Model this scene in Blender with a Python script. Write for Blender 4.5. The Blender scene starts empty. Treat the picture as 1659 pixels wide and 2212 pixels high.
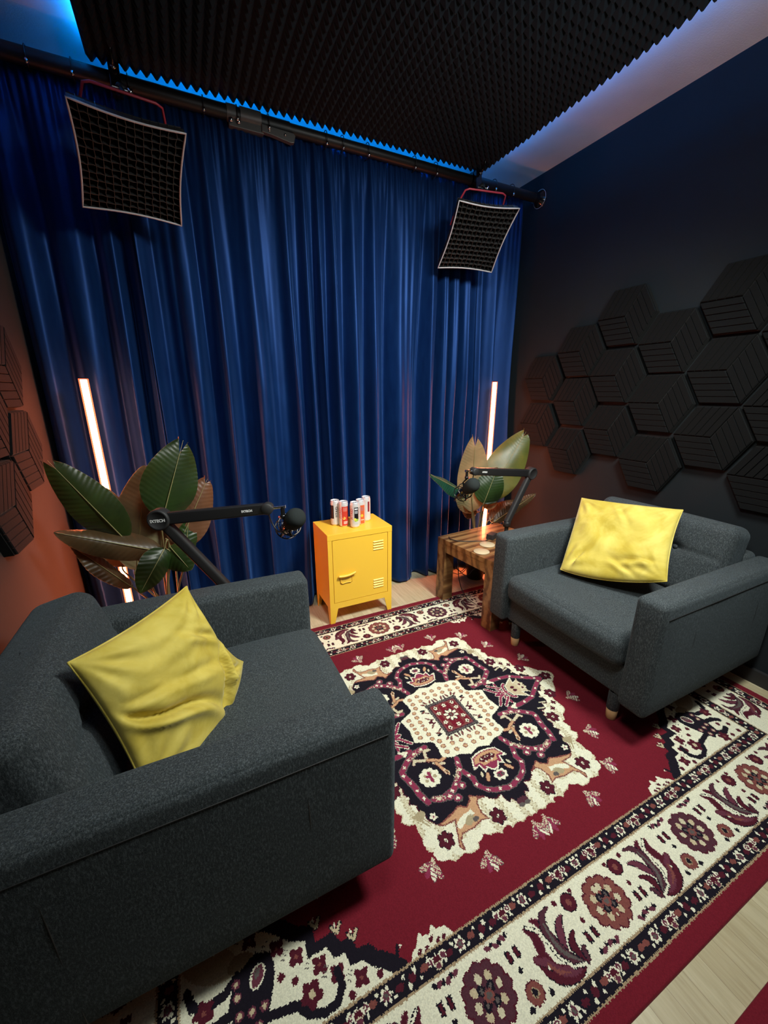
import bpy, bmesh, math, random
import numpy as np
from mathutils import Vector, Matrix, noise
random.seed(7)
C = bpy.context.scene.collection
PI = math.pi
# ------------------------------------------------------------------ camera numbers (measured from the room's own lines)
FPX, YAW, PITCH, ROLL, EYE = 855.2335, 25.8759, 16.7244, -0.0419, Vector((0, 0, 1.36))
_y, _p, _r = map(math.radians, (YAW, PITCH, ROLL))
FWD = Vector((math.sin(_y)*math.cos(_p), math.cos(_y)*math.cos(_p), -math.sin(_p)))
_rt = Vector((math.cos(_y), -math.sin(_y), 0)); _up = _rt.cross(FWD)
RT = _rt*math.cos(_r)+_up*math.sin(_r); UP = -_rt*math.sin(_r)+_up*math.cos(_r)
def at(px, py, axis, val):
    """the point of the plane axis = val that the photo shows at px, py"""
    d = FWD+RT*((px-829.5)/FPX)-UP*((py-1106)/FPX)
    i = 'xyz'.index(axis); t = (val-EYE[i])/d[i]
    return EYE+d*t
# ------------------------------------------------------------------ naming / linking
def tag(o, label=None, cat=None, group=None, kind=None):
    for k, v in (('label', label), ('category', cat), ('group', group), ('kind', kind)):
        if v: o[k] = v
    return o
def empty(name, loc=(0,0,0), rz=0, **kw):
    o = bpy.data.objects.new(name, None); C.objects.link(o); o.location = loc; o.rotation_euler = (0,0,rz)
    o.empty_display_size = .05
    return tag(o, **kw)
def link(name, me, parent=None, **kw):
    o = bpy.data.objects.new(name, me); C.objects.link(o)
    if parent is not None: o.parent = parent
    return tag(o, **kw)
def copy_tree(o, parent=None):
    c = o.copy(); C.objects.link(c); c.parent = parent
    for ch in o.children: copy_tree(ch, c)
    return c
class MB:
    def __init__(s): s.v=[]; s.f=[]; s.m=[]; s.s=[]
    def add(s, V, F, M=None, mi=0, smooth=False):
        b=len(s.v)
        for p in V:
            p=Vector(p); s.v.append(M@p if M is not None else p)
        for f in F: s.f.append([b+i for i in f]); s.m.append(mi); s.s.append(smooth)
        return s
    def box(s, x0,x1,y0,y1,z0,z1, M=None, mi=0):
        V=[(x,y,z) for z in (z0,z1) for y in (y0,y1) for x in (x0,x1)]
        return s.add(V,[(0,2,3,1),(4,5,7,6),(0,1,5,4),(2,6,7,3),(0,4,6,2),(1,3,7,5)],M,mi)
    def rbox(s, hx,hy,hz, r, M=None, mi=0, crown=(0,0,0), n=8, k=4, fn=None):
        """box of half sizes with rounded edges; crown bulges the faces"""
        def axis(h):
            a=[-h+r*(1-math.cos(PI/2*i/k)) for i in range(k)]
            m=[-h+r+(2*h-2*r)*i/n for i in range(n+1)]
            return a+m+[-x for x in reversed(a)]
        ax=[axis(hx),axis(hy),axis(hz)]; H=(hx,hy,hz)
        for d in range(3):
            u,w=(d+1)%3,(d+2)%3
            for sg in (-1,1):
                V=[];F=[];nu,nw=len(ax[u]),len(ax[w])
                for i in range(nu):
                    for j in range(nw):
                        p=[0,0,0]; p[d]=sg*H[d]; p[u]=ax[u][i]; p[w]=ax[w][j]
                        q=[max(-(H[t]-r),min(H[t]-r,p[t])) for t in range(3)]
                        e=Vector(p)-Vector(q)
                        e=e.normalized()*r if e.length>1e-9 else e
                        P=Vector(q)+e
                        cu=(1-(p[u]/H[u])**2)*(1-(p[w]/H[w])**2)
                        P[d]+=sg*crown[d]*max(0,cu)**.7
                        if fn: P=fn(P)
                        V.append(P)
                for i in range(nu-1):
                    for j in range(nw-1):
                        a=i*nw+j; q4=(a,a+nw,a+nw+1,a+1)
                        F.append(q4 if sg>0 else q4[::-1])
                s.add(V,F,M,mi,True)
        return s
    def tube(s, pts, r, n=10, mi=0, caps=True, closed=False, M=None):
        P=[Vector(p) for p in pts]; R=r if isinstance(r,(list,tuple)) else [r]*len(P)
        V=[];F=[]; up=None
        for i,p in enumerate(P):
            if closed: t=(P[(i+1)%len(P)]-P[i-1]).normalized()
            else: t=((P[i+1] if i<len(P)-1 else p)-(P[i-1] if i else p)).normalized()
            if up is None:
                up=Vector((0,0,1)) if abs(t.z)<.9 else Vector((1,0,0))
            a=t.cross(up).normalized(); b=a.cross(t).normalized(); up=b
            for k in range(n):
                w=2*PI*k/n; V.append(p+(a*math.cos(w)+b*math.sin(w))*R[i])
        m=len(P)
        for i in range(m if closed else m-1):
            for k in range(n):
                a=i*n+k; b=i*n+(k+1)%n; c=((i+1)%m)*n+(k+1)%n; d=((i+1)%m)*n+k
                F.append((a,b,c,d))
        s.add(V,F,M,mi,True)
        if caps and not closed:
            s.add([V[k] for k in range(n)],[tuple(range(n))[::-1]],M,mi); s.add([V[(m-1)*n+k] for k in range(n)],[tuple(range(n))],M,mi)
        return s
    def lathe(s, prof, n=28, M=None, mi=0, smooth=True):
        V=[(r*math.cos(2*PI*k/n),r*math.sin(2*PI*k/n),z) for r,z in prof for k in range(n)]; F=[]
        for i in range(len(prof)-1):
            for k in range(n): F.append((i*n+k,i*n+(k+1)%n,(i+1)*n+(k+1)%n,(i+1)*n+k))
        return s.add(V,F,M,mi,smooth)
    def prism(s, poly, z0, z1, M=None, mi=0):
        n=len(poly); V=[(x,y,z) for z in (z0,z1) for x,y in poly]
        F=[tuple(range(n))[::-1],tuple(range(n,2*n))]+[(i,(i+1)%n,n+(i+1)%n,n+i) for i in range(n)]
        return s.add(V,F,M,mi)
    def mesh(s, name, mats):
        me=bpy.data.meshes.new(name); me.from_pydata(s.v,[],s.f)
        for m in (mats if isinstance(mats,(list,tuple)) else [mats]): me.materials.append(m)
        me.polygons.foreach_set('material_index',s.m); me.polygons.foreach_set('use_smooth',s.s); me.update(); return me
    def build(s, name, mats, parent=None, bevel=0, seg=2, weld=False, **kw):
        me=s.mesh(name,mats)
        bm=bmesh.new(); bm.from_mesh(me)
        if weld: bmesh.ops.remove_doubles(bm,verts=bm.verts,dist=.00005)
        bmesh.ops.recalc_face_normals(bm,faces=bm.faces)
        if bevel: bmesh.ops.bevel(bm,geom=[e for e in bm.edges if len(e.link_faces)==2 and e.calc_face_angle(0)>.5],offset=bevel,segments=seg,profile=.6,affect='EDGES',clamp_overlap=True)
        bm.to_mesh(me); bm.free()
        return link(name,me,parent,**kw)
def frame(o, x, y, z=None):
    x=Vector(x).normalized(); y=Vector(y).normalized(); z=Vector(z).normalized() if z else x.cross(y).normalized()
    M=Matrix((x,y,z)).transposed().to_4x4(); M.translation=Vector(o); return M
def along(a, b, hint=(0,0,1)):
    """matrix with z from a to b"""
    a=Vector(a); z=(Vector(b)-a).normalized(); h=Vector(hint)
    if abs(z.dot(h))>.95: h=Vector((1,0,0))
    x=h.cross(z).normalized(); return frame(a,x,z.cross(x),z)
def spline(P, n=8):
    P=[Vector(p) for p in P]; out=[]
    for i in range(len(P)-1):
        a,b,c,d=P[max(i-1,0)],P[i],P[i+1],P[min(i+2,len(P)-1)]
        for k in range(n):
            t=k/n; out.append(.5*((2*b)+(c-a)*t+(2*a-5*b+4*c-d)*t*t+(3*b-a-3*c+d)*t**3))
    return out+[P[-1]]
# ------------------------------------------------------------------ materials
def mat(name, base=(.5,.5,.5), rough=.6, metal=0, spec=.5, sheen=0, sheen_tint=None, emit=None, es=0, coat=0):
    m=bpy.data.materials.new(name); m.use_nodes=True; b=m.node_tree.nodes['Principled BSDF']
    b.inputs['Base Color'].default_value=(*base,1); b.inputs['Roughness'].default_value=rough; b.inputs['Metallic'].default_value=metal
    b.inputs['Specular IOR Level'].default_value=spec
    if sheen:
        b.inputs['Sheen Weight'].default_value=sheen; b.inputs['Sheen Roughness'].default_value=.35
        if sheen_tint: b.inputs['Sheen Tint'].default_value=(*sheen_tint,1)
    if emit: b.inputs['Emission Color'].default_value=(*emit,1); b.inputs['Emission Strength'].default_value=es
    if coat: b.inputs['Coat Weight'].default_value=coat
    return m
class NT:
    def __init__(s,m): s.t=m.node_tree; s.b=s.t.nodes['Principled BSDF']
    def n(s,k,**a):
        x=s.t.nodes.new(k)
        for q,v in a.items(): setattr(x,q,v)
        return x
    def l(s,a,b): s.t.links.new(a,b)
    def coord(s,scale=(1,1,1),rot=(0,0,0),kind='Object'):
        c=s.n('ShaderNodeTexCoord'); m=s.n('ShaderNodeMapping'); m.inputs['Scale'].default_value=scale; m.inputs['Rotation'].default_value=rot
        s.l(c.outputs[kind],m.inputs['Vector']); return m.outputs['Vector']
    def noise(s,vec,scale,detail=3,rough=.55,dist=0):
        x=s.n('ShaderNodeTexNoise'); x.inputs['Scale'].default_value=scale; x.inputs['Detail'].default_value=detail; x.inputs['Roughness'].default_value=rough; x.inputs['Distortion'].default_value=dist
        s.l(vec,x.inputs['Vector']); return x.outputs['Fac']
    def ramp(s,fac,stops):
        x=s.n('ShaderNodeValToRGB'); e=x.color_ramp.elements
        while len(e)<len(stops): e.new(.5)
        for q,(p,c) in zip(e,stops): q.position=p; q.color=(*c,1)
        s.l(fac,x.inputs['Fac']); return x.outputs['Color']
    def bump(s,h,strength=.3,dist=.001,prev=None):
        x=s.n('ShaderNodeBump'); x.inputs['Strength'].default_value=strength; x.inputs['Distance'].default_value=dist; s.l(h,x.inputs['Height'])
        if prev is not None: s.l(prev,x.inputs['Normal'])
        return x.outputs['Normal']
    def mix(s,f,a,b,mode='MIX'):
        x=s.n('ShaderNodeMixRGB',blend_type=mode)
        for i,v in zip(('Fac','Color1','Color2'),(f,a,b)):
            if isinstance(v,(int,float)): x.inputs[i].default_value=v
            elif isinstance(v,tuple): x.inputs[i].default_value=(*v,1)
            else: s.l(v,x.inputs[i])
        return x.outputs['Color']
def m_fabric():
    m=mat('charcoal heather upholstery',rough=.95,spec=.15,sheen=.12,sheen_tint=(.5,.65,.75)); t=NT(m)
    v=t.coord((1,1,1)); a=t.noise(v,620,4,.7); b=t.noise(t.coord((1,1,.35)),300,3,.6)
    c=t.mix(.5,t.ramp(a,[(.34,(.012,.015,.017)),(.5,(.036,.044,.048)),(.68,(.15,.17,.18))]),t.ramp(b,[(.36,(.014,.018,.020)),(.52,(.038,.047,.052)),(.66,(.12,.14,.15))]))
    t.l(c,t.b.inputs['Base Color']); t.l(t.bump(a,.6,.0015,t.bump(t.noise(v,14,2),.12,.01)),t.b.inputs['Normal']); return m
def m_velvet(name,dark,light,tint,sheen=1.0,scale=9,rough=.6):
    m=mat(name,rough=rough,spec=.25,sheen=sheen,sheen_tint=tint); t=NT(m)
    a=t.noise(t.coord(),scale,4,.6,.6); t.l(t.ramp(a,[(.35,dark),(.65,light)]),t.b.inputs['Base Color'])
    t.l(t.bump(t.noise(t.coord(),700,2),.15,.0006,t.bump(t.noise(t.coord(),22,3,.5,.4),.25,.006)),t.b.inputs['Normal']); return m
def m_curtain():
    m=mat('royal blue velvet curtain',rough=.48,spec=.9,sheen=.5,sheen_tint=(.12,.30,.85)); t=NT(m); t.b.inputs['Specular Tint'].default_value=(.12,.285,.92,1)
    b=t.noise(t.coord((1,1,.25)),30,4,.6)
    t.l(t.ramp(b,[(.3,(.002,.012,.055)),(.7,(.0035,.020,.082))]),t.b.inputs['Base Color'])
    t.l(t.bump(t.noise(t.coord((1,1,.3)),18,3,.5,.3),.18,.006,t.bump(t.noise(t.coord(),600,2),.1,.0005)),t.b.inputs['Normal']); return m
def m_wood():
    m=mat('sheesham wood',rough=.42,spec=.4,coat=.15); t=NT(m)
    v=t.coord((1.5,17,17)); n=t.noise(v,1.3,5,.6,.5); w=t.n('ShaderNodeTexWave',wave_type='BANDS',bands_direction='Y'); w.inputs['Scale'].default_value=.30; w.inputs['Distortion'].default_value=7; w.inputs['Detail'].default_value=4; w.inputs['Detail Scale'].default_value=1.2
    t.l(v,w.inputs['Vector'])
    c=t.mix(.55,t.ramp(n,[(.34,(.06,.022,.008)),(.45,(.15,.065,.022)),(.56,(.24,.125,.045)),(.7,(.36,.22,.09))]),t.ramp(w.outputs['Fac'],[(.1,(.05,.018,.007)),(.35,(.17,.075,.025)),(.7,(.33,.18,.07))]))
    t.l(c,t.b.inputs['Base Color']); return m
def m_floor():
    m=mat('pale beech laminate',rough=.38,spec=.4); t=NT(m)
    v=t.coord((1,1,1),(0,0,PI/2)); br=t.n('ShaderNodeTexBrick'); br.offset=.37; br.inputs['Scale'].default_value=1; br.inputs['Brick Width'].default_value=.62; br.inputs['Row Height'].default_value=.066; br.inputs['Mortar Size'].default_value=.0006
    br.inputs['Color1'].default_value=(.44,.375,.23,1); br.inputs['Color2'].default_value=(.58,.525,.35,1); br.inputs['Mortar'].default_value=(.28,.22,.13,1); t.l(v,br.inputs['Vector'])
    g=t.noise(t.coord((26,2.2,1)),3,5,.6,.5); c=t.mix(.55,br.outputs['Color'],t.ramp(g,[(.3,(.66,.60,.52)),(.6,(1,1,1))]),'MULTIPLY')
    t.l(c,t.b.inputs['Base Color']); return m
def m_wall(name,base,rough=.75,bump=.25):
    m=mat(name,base,rough,spec=.25); t=NT(m)
    n=t.noise(t.coord(),2.5,3); t.l(t.ramp(n,[(.3,tuple(x*.9 for x in base)),(.7,tuple(min(1,x*1.08) for x in base))]),t.b.inputs['Base Color'])
    t.l(t.bump(t.noise(t.coord(),140,4,.6),bump,.0012),t.b.inputs['Normal']); return m
M={}
M['fabric']=m_fabric(); M['pillow']=m_velvet('mustard yellow velvet',(.47,.36,.045),(.64,.53,.12),(1,.95,.60),.7,7,.7)
M['curtain']=m_curtain(); M['wood']=m_wood(); M['floor']=m_floor()
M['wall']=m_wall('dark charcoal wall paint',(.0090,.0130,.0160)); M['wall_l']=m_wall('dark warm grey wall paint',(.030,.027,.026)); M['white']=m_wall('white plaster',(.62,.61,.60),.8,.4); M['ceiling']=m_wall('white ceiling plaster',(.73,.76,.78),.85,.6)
M['foam']=mat('black acoustic foam',(.024,.030,.038),.9,spec=.2)
M['hex']=mat('black polyester felt panel',(.0060,.0066,.0070),.95,spec=.1,sheen=.1); _t=NT(M['hex']); _t.l(_t.bump(_t.noise(_t.coord(),350,3),.5,.001),_t.b.inputs['Normal'])
M['black']=mat('satin black metal',(.012,.012,.013),.42,spec=.45); M['blackm']=mat('matte black plastic',(.016,.016,.017),.6); M['blackg']=mat('gloss black plastic',(.008,.008,.009),.15)
M['foamball']=mat('black windscreen foam',(.020,.024,.024),1,spec=.1); _t=NT(M['foamball']); _t.l(_t.bump(_t.noise(_t.coord(),500,3),.6,.001),_t.b.inputs['Normal'])
M['lid']=mat('satin aluminium lid',(.80,.80,.82),.38,.55); M['chrome']=mat('bright steel',(.75,.75,.77),.18,1); M['yellow']=mat('yellow powder coated steel',(.88,.52,.045),.36,spec=.5); M['gap']=mat('painted gap shade',(.05,.02,.003),.8)
M['beech']=mat('light beech leg tip',(.58,.36,.17),.45); M['grey']=mat('grey enamel bracket',(.09,.09,.09),.4)
M['piping']=mat('silver grey piping',(.50,.50,.53),.55); M['red']=mat('red anodised bracket',(.42,.035,.06),.4); M['cloth']=mat('black nylon',(.010,.010,.011),.6); M['gridm']=mat('black nylon grid',(.030,.030,.031),.36,spec=.6)
M['cork']=mat('pale coaster',(.50,.40,.25),.7); M['cable']=mat('black cable',(.010,.008,.009),.45); M['stem']=mat('pale green stem',(.20,.17,.07),.5); M['pot']=mat('black nursery pot',(.012,.012,.012),.5); M['soil']=mat('dark soil',(.02,.014,.009),.95)
M['letter']=mat('white printed lettering',(.85,.85,.85),.5)
def m_leaf(name,a,b,rough=.38,tl=.22):
    m=mat(name,rough=rough,spec=.5); t=NT(m); c=t.ramp(t.noise(t.coord(),9,3),[(.3,a),(.7,b)]); t.l(c,t.b.inputs['Base Color'])
    tr=t.n('ShaderNodeBsdfTranslucent'); br=t.n('ShaderNodeBrightContrast'); br.inputs['Bright'].default_value=.10; t.l(c,br.inputs['Color']); t.l(br.outputs[0],tr.inputs['Color']); mx=t.n('ShaderNodeMixShader'); mx.inputs[0].default_value=tl
    o=[x for x in t.t.nodes if x.type=='OUTPUT_MATERIAL'][0]; t.l(t.b.outputs[0],mx.inputs[1]); t.l(tr.outputs[0],mx.inputs[2]); t.l(mx.outputs[0],o.inputs[0]); return m
M['leaf']=m_leaf('deep green leaf',(.010,.026,.006),(.024,.055,.010)); M['leafb']=m_leaf('olive leaf back',(.22,.19,.09),(.36,.31,.16),.5,.45); M['leafd']=m_leaf('bronze green leaf',(.050,.034,.014),(.105,.062,.028)); M['rib']=mat('leaf midrib',(.26,.24,.10),.45)
M['leafo']=m_leaf('rust brown leaf',(.11,.045,.02),(.20,.09,.045))
M['leafm']=m_leaf('yellow green leaf',(.07,.10,.018),(.14,.165,.03),.38,.35); M['leaft']=m_leaf('blue green leaf',(.008,.04,.025),(.012,.065,.035))
LED_E,LED_C=2.6,165; BLUE_B,BLUE_L,BLUE_R=150,60,95; EXPO=0; SEAMX=(-.25,-.02,.217)
AREAS=[('front right softbox',(1.4,.45,2.45),(1.1,1.85,.6),.5,37,(.97,1,.93),118),('front left softbox',(.3,.40,2.45),(1.4,1.5,.5),.5,11,(.97,1,.93),115),
 ('added ceiling fill',(.9,-.2,1.75),(1.1,.3,2.76),.4,7,(.93,.99,1),120)]  # last entry: unseen fill added to lift the ceiling, no such lamp known

# ---- woven pattern of the rug, painted cell by cell into one quarter and mirrored ----
RUG_PAL = dict(red=(.150,.010,.020), cream=(.72,.71,.55), black=(.010,.008,.014), maroon=(.075,.010,.020),
    brown=(.19,.058,.050), purple=(.075,.024,.036), beige=(.50,.42,.27), peach=(.50,.29,.16), grey=(.10,.085,.080),
    pink=(.23,.030,.070), tan=(.34,.25,.15), wine=(.12,.030,.050), olive=(.36,.30,.18), drift=(.56,.51,.35))
RUG_KEYS = list(RUG_PAL)
def paint_rug(cell=.0025, UM=1.3645, VM=.912):
    rs = np.random.RandomState(4)
    nu, nv = int(round(UM/cell)), int(round(VM/cell))
    us = (np.arange(nu)+.5)*cell; vs = (np.arange(nv)+.5)*cell
    U, V = np.meshgrid(us, vs)
    # ragged stitches: each cell looks the drawing up slightly off its own centre
    JU = U + rs.uniform(-1,1,U.shape)*.0016 + .0004*np.sin(V*2400); JV = V + rs.uniform(-1,1,U.shape)*.0016
    A = np.zeros(U.shape, np.int8)
    ci = {k:i for i,k in enumerate(RUG_KEYS)}
    def put(m, sl, col):
        if col is not None: A[sl][m] = ci[col]
    def win(x0,x1,y0,y1,pad=.006):
        i0=max(0,int((x0-pad)/cell)); i1=min(nu,int((x1+pad)/cell)+2); j0=max(0,int((y0-pad)/cell)); j1=min(nv,int((y1+pad)/cell)+2)
        return (slice(j0,max(j0,j1)), slice(i0,max(i0,i1)))
    def pmask(P, sl):
        x=JU[sl]; y=JV[sl]; m=np.zeros(x.shape,bool); n=len(P)
        for i in range(n):
            x0,y0=P[i]; x1,y1=P[(i+1)%n]
            if y0==y1: continue
            c=((y0>y)!=(y1>y)) & (x < (x1-x0)*(y-y0)/(y1-y0)+x0); m^=c
        return m
    def poly(P, col):
        xs=[p[0] for p in P]; ys=[p[1] for p in P]; sl=win(min(xs),max(xs),min(ys),max(ys)); put(pmask(P,sl),sl,col)
    def dist(P, sl):
        x=JU[sl]; y=JV[sl]; D=np.full(x.shape,9.); 
        for k in range(len(P)-1):
            ax,ay=P[k]; bx,by=P[k+1]; dx,dy=bx-ax,by-ay; L=dx*dx+dy*dy+1e-12
            t=np.clip(((x-ax)*dx+(y-ay)*dy)/L,0,1); D=np.minimum(D,np.hypot(x-ax-t*dx,y-ay-t*dy))
        return D
    def line(P, w, col, out=None, ow=.004):
        xs=[p[0] for p in P]; ys=[p[1] for p in P]; e=w+ow
        sl=win(min(xs)-e,max(xs)+e,min(ys)-e,max(ys)+e); D=dist(P,sl)
        if out: put(D<w+ow,sl,out)
        put(D<w,sl,col)
    def ell(cx,cy,a,b,col,rot=0,out=None,ow=.004):
        e=max(a,b)+ow; sl=win(cx-e,cx+e,cy-e,cy+e); x=JU[sl]-cx; y=JV[sl]-cy; c,s=math.cos(rot),math.sin(rot)
        p=x*c+y*s; q=-x*s+y*c
        if out: put((p/(a+ow))**2+(q/(b+ow))**2<1,sl,out)
        put((p/a)**2+(q/b)**2<1,sl,col)
    def flower(cx,cy,r,n,pr,col,mid=None,mr=.007,out=None,rot=0,ow=.003,dot=None):
        pts=[(cx+math.cos(rot+i*2*math.pi/n)*r,cy+math.sin(rot+i*2*math.pi/n)*r,rot+i*2*math.pi/n) for i in range(n)]
        if out:
            for x,y,a in pts: ell(x,y,pr*1.15+ow,pr*.85+ow,out,a)
        for x,y,a in pts: ell(x,y,pr*1.15,pr*.85,col,a)
        ell(cx,cy,r*.75,r*.75,col)
        if mid: ell(cx,cy,mr,mr,mid)
        if dot: ell(cx,cy,mr*.5,mr*.5,dot)
    sh=lambda P,d=.013:[(max(u-d,-.03),v) for u,v in P]
    A[:]=ci['red']
    du=UM-U; dv=VM-V
    # ---- corner spandrels on the red field (inside the inner guard stripe)
    S0=-.0195   # spandrel drawing is measured from the field centre line at 0.8825
    edge=[(.803,.432),(.767,.447),(.770,.482),(.722,.481),(.711,.510),(.682,.512),(.678,.540),(.646,.544),(.629,.568),(.612,.577),(.586,.607)]
    # stair outline (v measured from the centre): black band, then cream
    st=[(1.07,.30),(1.03,.305),(.985,.33),(.955,.345),(.90,.365),(.862,.38),(.835,.40),(.803,.43),(.767,.447),(.770,.482),(.722,.481),(.711,.510),(.682,.512),(.678,.540),(.646,.544),(.629,.568),(.612,.577),(.575,.612)]
    grow=[(u-.017,v-.010) for u,v in st]
    poly(grow+[(.56,.64),(1.12,.64),(1.12,.28)],'black')
    poly([(u+.008,v+.012) for u,v in st]+[(.60,.64),(1.12,.64),(1.12,.31)],'cream')
    ell(1.0,.40,.07,.035,'beige',-.5); ell(.93,.43,.03,.02,'tan')
    for u,v in [(.8035,.478),(.7545,.518),(.7195,.551),(.6695,.583),(.845,.44),(.905,.395),(1.01,.345)]:
        flower(u,v,.010,4,.0095,'maroon','brown',.004,rot=.6)
        for k in range(3): line([(u+.018+.004*k,v-.022+.008*k),(u+.026+.004*k,v-.026+.008*k)],.0012,'grey')
    for u,v in [(.845,.498),(.8165,.519),(.627,.597),(1.03,.56),(1.03,.597),(.982,.597),(.70,.600),(.99,.54)]: ell(u,v,.0085,.0085,'maroon',out=None); 
    line([(.72,.545),(.716,.575),(.735,.597),(.765,.600),(.80,.585),(.82,.562),(.85,.555),(.90,.548)],.0085,'black')
    line([(.90,.55),(.93,.56),(.97,.575),(1.0,.565)],.010,'black'); line([(.90,.52),(.955,.51),(1.0,.515),(1.02,.53)],.010,'black')
    line([(.94,.45),(.97,.47),(1.01,.475),(1.04,.46),(1.05,.43)],.009,'black')
    poly([(.86,.44),(.895,.425),(.945,.45),(.965,.50),(.95,.56),(.90,.575),(.875,.53),(.855,.48)],'black')
    for u,v in [(.889,.528),(.916,.526),(.943,.521),(.944,.488),(.945,.464),(.905,.555),(.935,.55)]: ell(u,v,.0055,.0055,'beige',out='wine')
    ell(.896,.471,.013,.020,'wine',-.5,out='cream'); ell(.896,.465,.006,.010,'grey',-.5)
    flower(.786,.558,.012,5,.013,'maroon','beige',.008,rot=.2)
    flower(1.015,.480,.012,5,.010,'maroon','brown',.005); flower(.94,.588,.012,5,.010,'maroon','brown',.005)
    for u,v in [(.7435,.433),(.6955,.466),(.6605,.498)]:
        line([(u-.012,v-.004),(u,v+.012),(u+.012,v-.004)],.0035,'beige',out='black',ow=.002); ell(u+.002,v-.006,.003,.006,'cream')
    # little wave beside the inner guard
    poly([(.420,.612),(.435,.588),(.458,.585),(.468,.570),(.480,.586),(.498,.582),(.506,.569),(.52,.59),(.538,.600),(.548,.612)],'cream')
    for u,v in [(.50,.607),(.482,.597),(.466,.605),(.52,.606),(.45,.607)]: ell(u,v,.009,.004,'maroon',.6)
    line([(.585,.61),(.575,.585),(.568,.572)],.0045,'black',out=None); line([(.562,.578),(.558,.57)],.002,'cream')
    # ---- medallion: ragged cream ground with beige stripes
    E=[(-.02,-.02),(.623,-.02),(.623,.006),(.614,.021),(.578,.044),(.557,.078),(.530,.102),(.502,.108),(.494,.119),(.488,.140),(.490,.162),(.492,.185),(.484,.198),(.452,.215),(.439,.236),(.420,.241),(.426,.274),(.411,.291),(.426,.308),(.408,.326),(.385,.333),(.390,.353),(.387,.386),(.395,.399),(.390,.421),(.364,.436),(.355,.459),(.330,.477),(.296,.471),(.273,.482),(.245,.480),(.233,.455),(.222,.435),(.208,.443),(.200,.457),(.192,.463),(.163,.467),(.151,.477),(.135,.466),(.117,.464),(.106,.478),(.085,.470),(.061,.479),(.039,.472),(.020,.477),(-.02,.476)]
    E=sh(E); poly(E,'cream')
    # sawtooth fringe
    x=JU;y=JV
    ins=A==ci['cream']
    med=(U<.62)&(V<.485)
    band=np.mod(U*1.0+.004*np.sin(V*300),.058)
    m=ins&med&(band>.012)&(band<.030)&(rs.rand(*U.shape)<.75); A[m]=ci['drift']
    m=ins&med&(np.abs(band-.0125)<.0022)&(np.mod(V,.010)<.0055); A[m]=ci['olive']
    m=ins&med&(np.abs(band-.0305)<.0022)&(np.mod(V,.010)<.0055); A[m]=ci['olive']
    line(E,.0016,'drift')
    # round cream lobes by the corners
    for u,v,r in [(.352,.445,.030),(.300,.455,.025),(.268,.462,.026),(.232,.452,.022),(.37,.40,.025),(.205,.447,.014)]: ell(u-.013,v-.004,r,r*.8,'cream')
    # black inner ground
    K=[(-.02,-.02),(.565,-.02),(.560,.018),(.545,.014),(.502,.026),(.505,.040),(.492,.046),(.478,.066),(.464,.057),(.450,.086),(.449,.093),(.453,.119),(.441,.135),(.421,.120),(.414,.155),(.382,.156),(.388,.170),(.372,.180),(.377,.190),(.365,.210),(.374,.229),(.359,.247),(.371,.267),(.352,.280),(.356,.297),(.339,.315),(.344,.335),(.331,.355),(.318,.369),(.276,.366),(.232,.348),(.207,.360),(.198,.363),(.181,.343),(.175,.332),(.150,.344),(.128,.350),(.115,.361),(.110,.370),(.087,.381),(.075,.374),(.063,.376),(.063,.393),(.057,.411),(.043,.401),(.030,.422),(-.02,.419)]
    K=sh(K); line(K,.003,'maroon'); poly(K,'black')
    for u in (.43,.46,.40): line([(u,.150-(u-.40)*.8),(u-.03,.142-(u-.40)*.8)],.003,'drift')
    ell(.0,.425,.024,.012,'purple'); ell(.012,.437,.012,.007,'grey')
    # crimson arches
    def band_(P,w=.0085,n=4,seed=0):
        P=sh(P); line(P,w,'pink',out='grey',ow=.003)
        L=[0]
        for k in range(len(P)-1): L.append(L[-1]+math.hypot(P[k+1][0]-P[k][0],P[k+1][1]-P[k][1]))
        for i in range(n):
            s=L[-1]*(i+.5)/n
            k=max(j for j in range(len(P)-1) if L[j]<=s); t=(s-L[k])/(L[k+1]-L[k])
            cx=P[k][0]+(P[k+1][0]-P[k][0])*t; cy=P[k][1]+(P[k+1][1]-P[k][1])*t
            flower(cx,cy,.0036,4,.0030,'cream',rot=.4+i)
    band_([(.545,.0),(.520,.010),(.466,.041),(.414,.076),(.370,.084),(.321,.088),(.269,.085)],.0085,5)
    band_([(.206,.095),(.252,.099),(.292,.116),(.338,.151),(.341,.171),(.326,.214),(.324,.251),(.312,.289)],.010,8)
    band_([(.122,.192),(.139,.236),(.169,.264),(.206,.290),(.256,.301),(.287,.290)],.0095,7)
    band_([(.131,.249),(.116,.283),(.120,.310),(.098,.341),(.072,.355),(.023,.368),(-.01,.368)],.0085,5)
    for u,v in [(.170,.289),(.209,.321),(.232,.304)]: ell(u-.013,v,.015,.012,'pink',out='grey',ow=.003); flower(u-.013,v,.004,4,.0035,'cream')
    for P in ([(.225,.098),(.290,.118)],[(.140,.225),(.175,.262)],[(.25,.298),(.285,.288)]):
        (a,b),(c,d)=sh(P)
        for i in range(60):
            t=rs.rand(); ell(a+(c-a)*t+rs.uniform(-.009,.009),b+(d-b)*t+rs.uniform(-.009,.009),.0016,.0016,'drift')
    # east lobe: lily and curled sprays
    line([(.386,.018),(.335,.0),(.30,.0)],.004,'pink',out='cream',ow=.002)
    for P in ([(.30,.0),(.285,.03),(.295,.062)],[(.30,.0),(.262,.02),(.232,.055)],[(.31,.0),(.32,.035),(.335,.045)],[(.29,.01),(.255,.0)],[(.30,.03),(.255,.066)]):
        line(P,.0052,'pink',out='cream',ow=.0022)
    line([(.30,.075),(.27,.085),(.285,.098)],.004,'cream')
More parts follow.
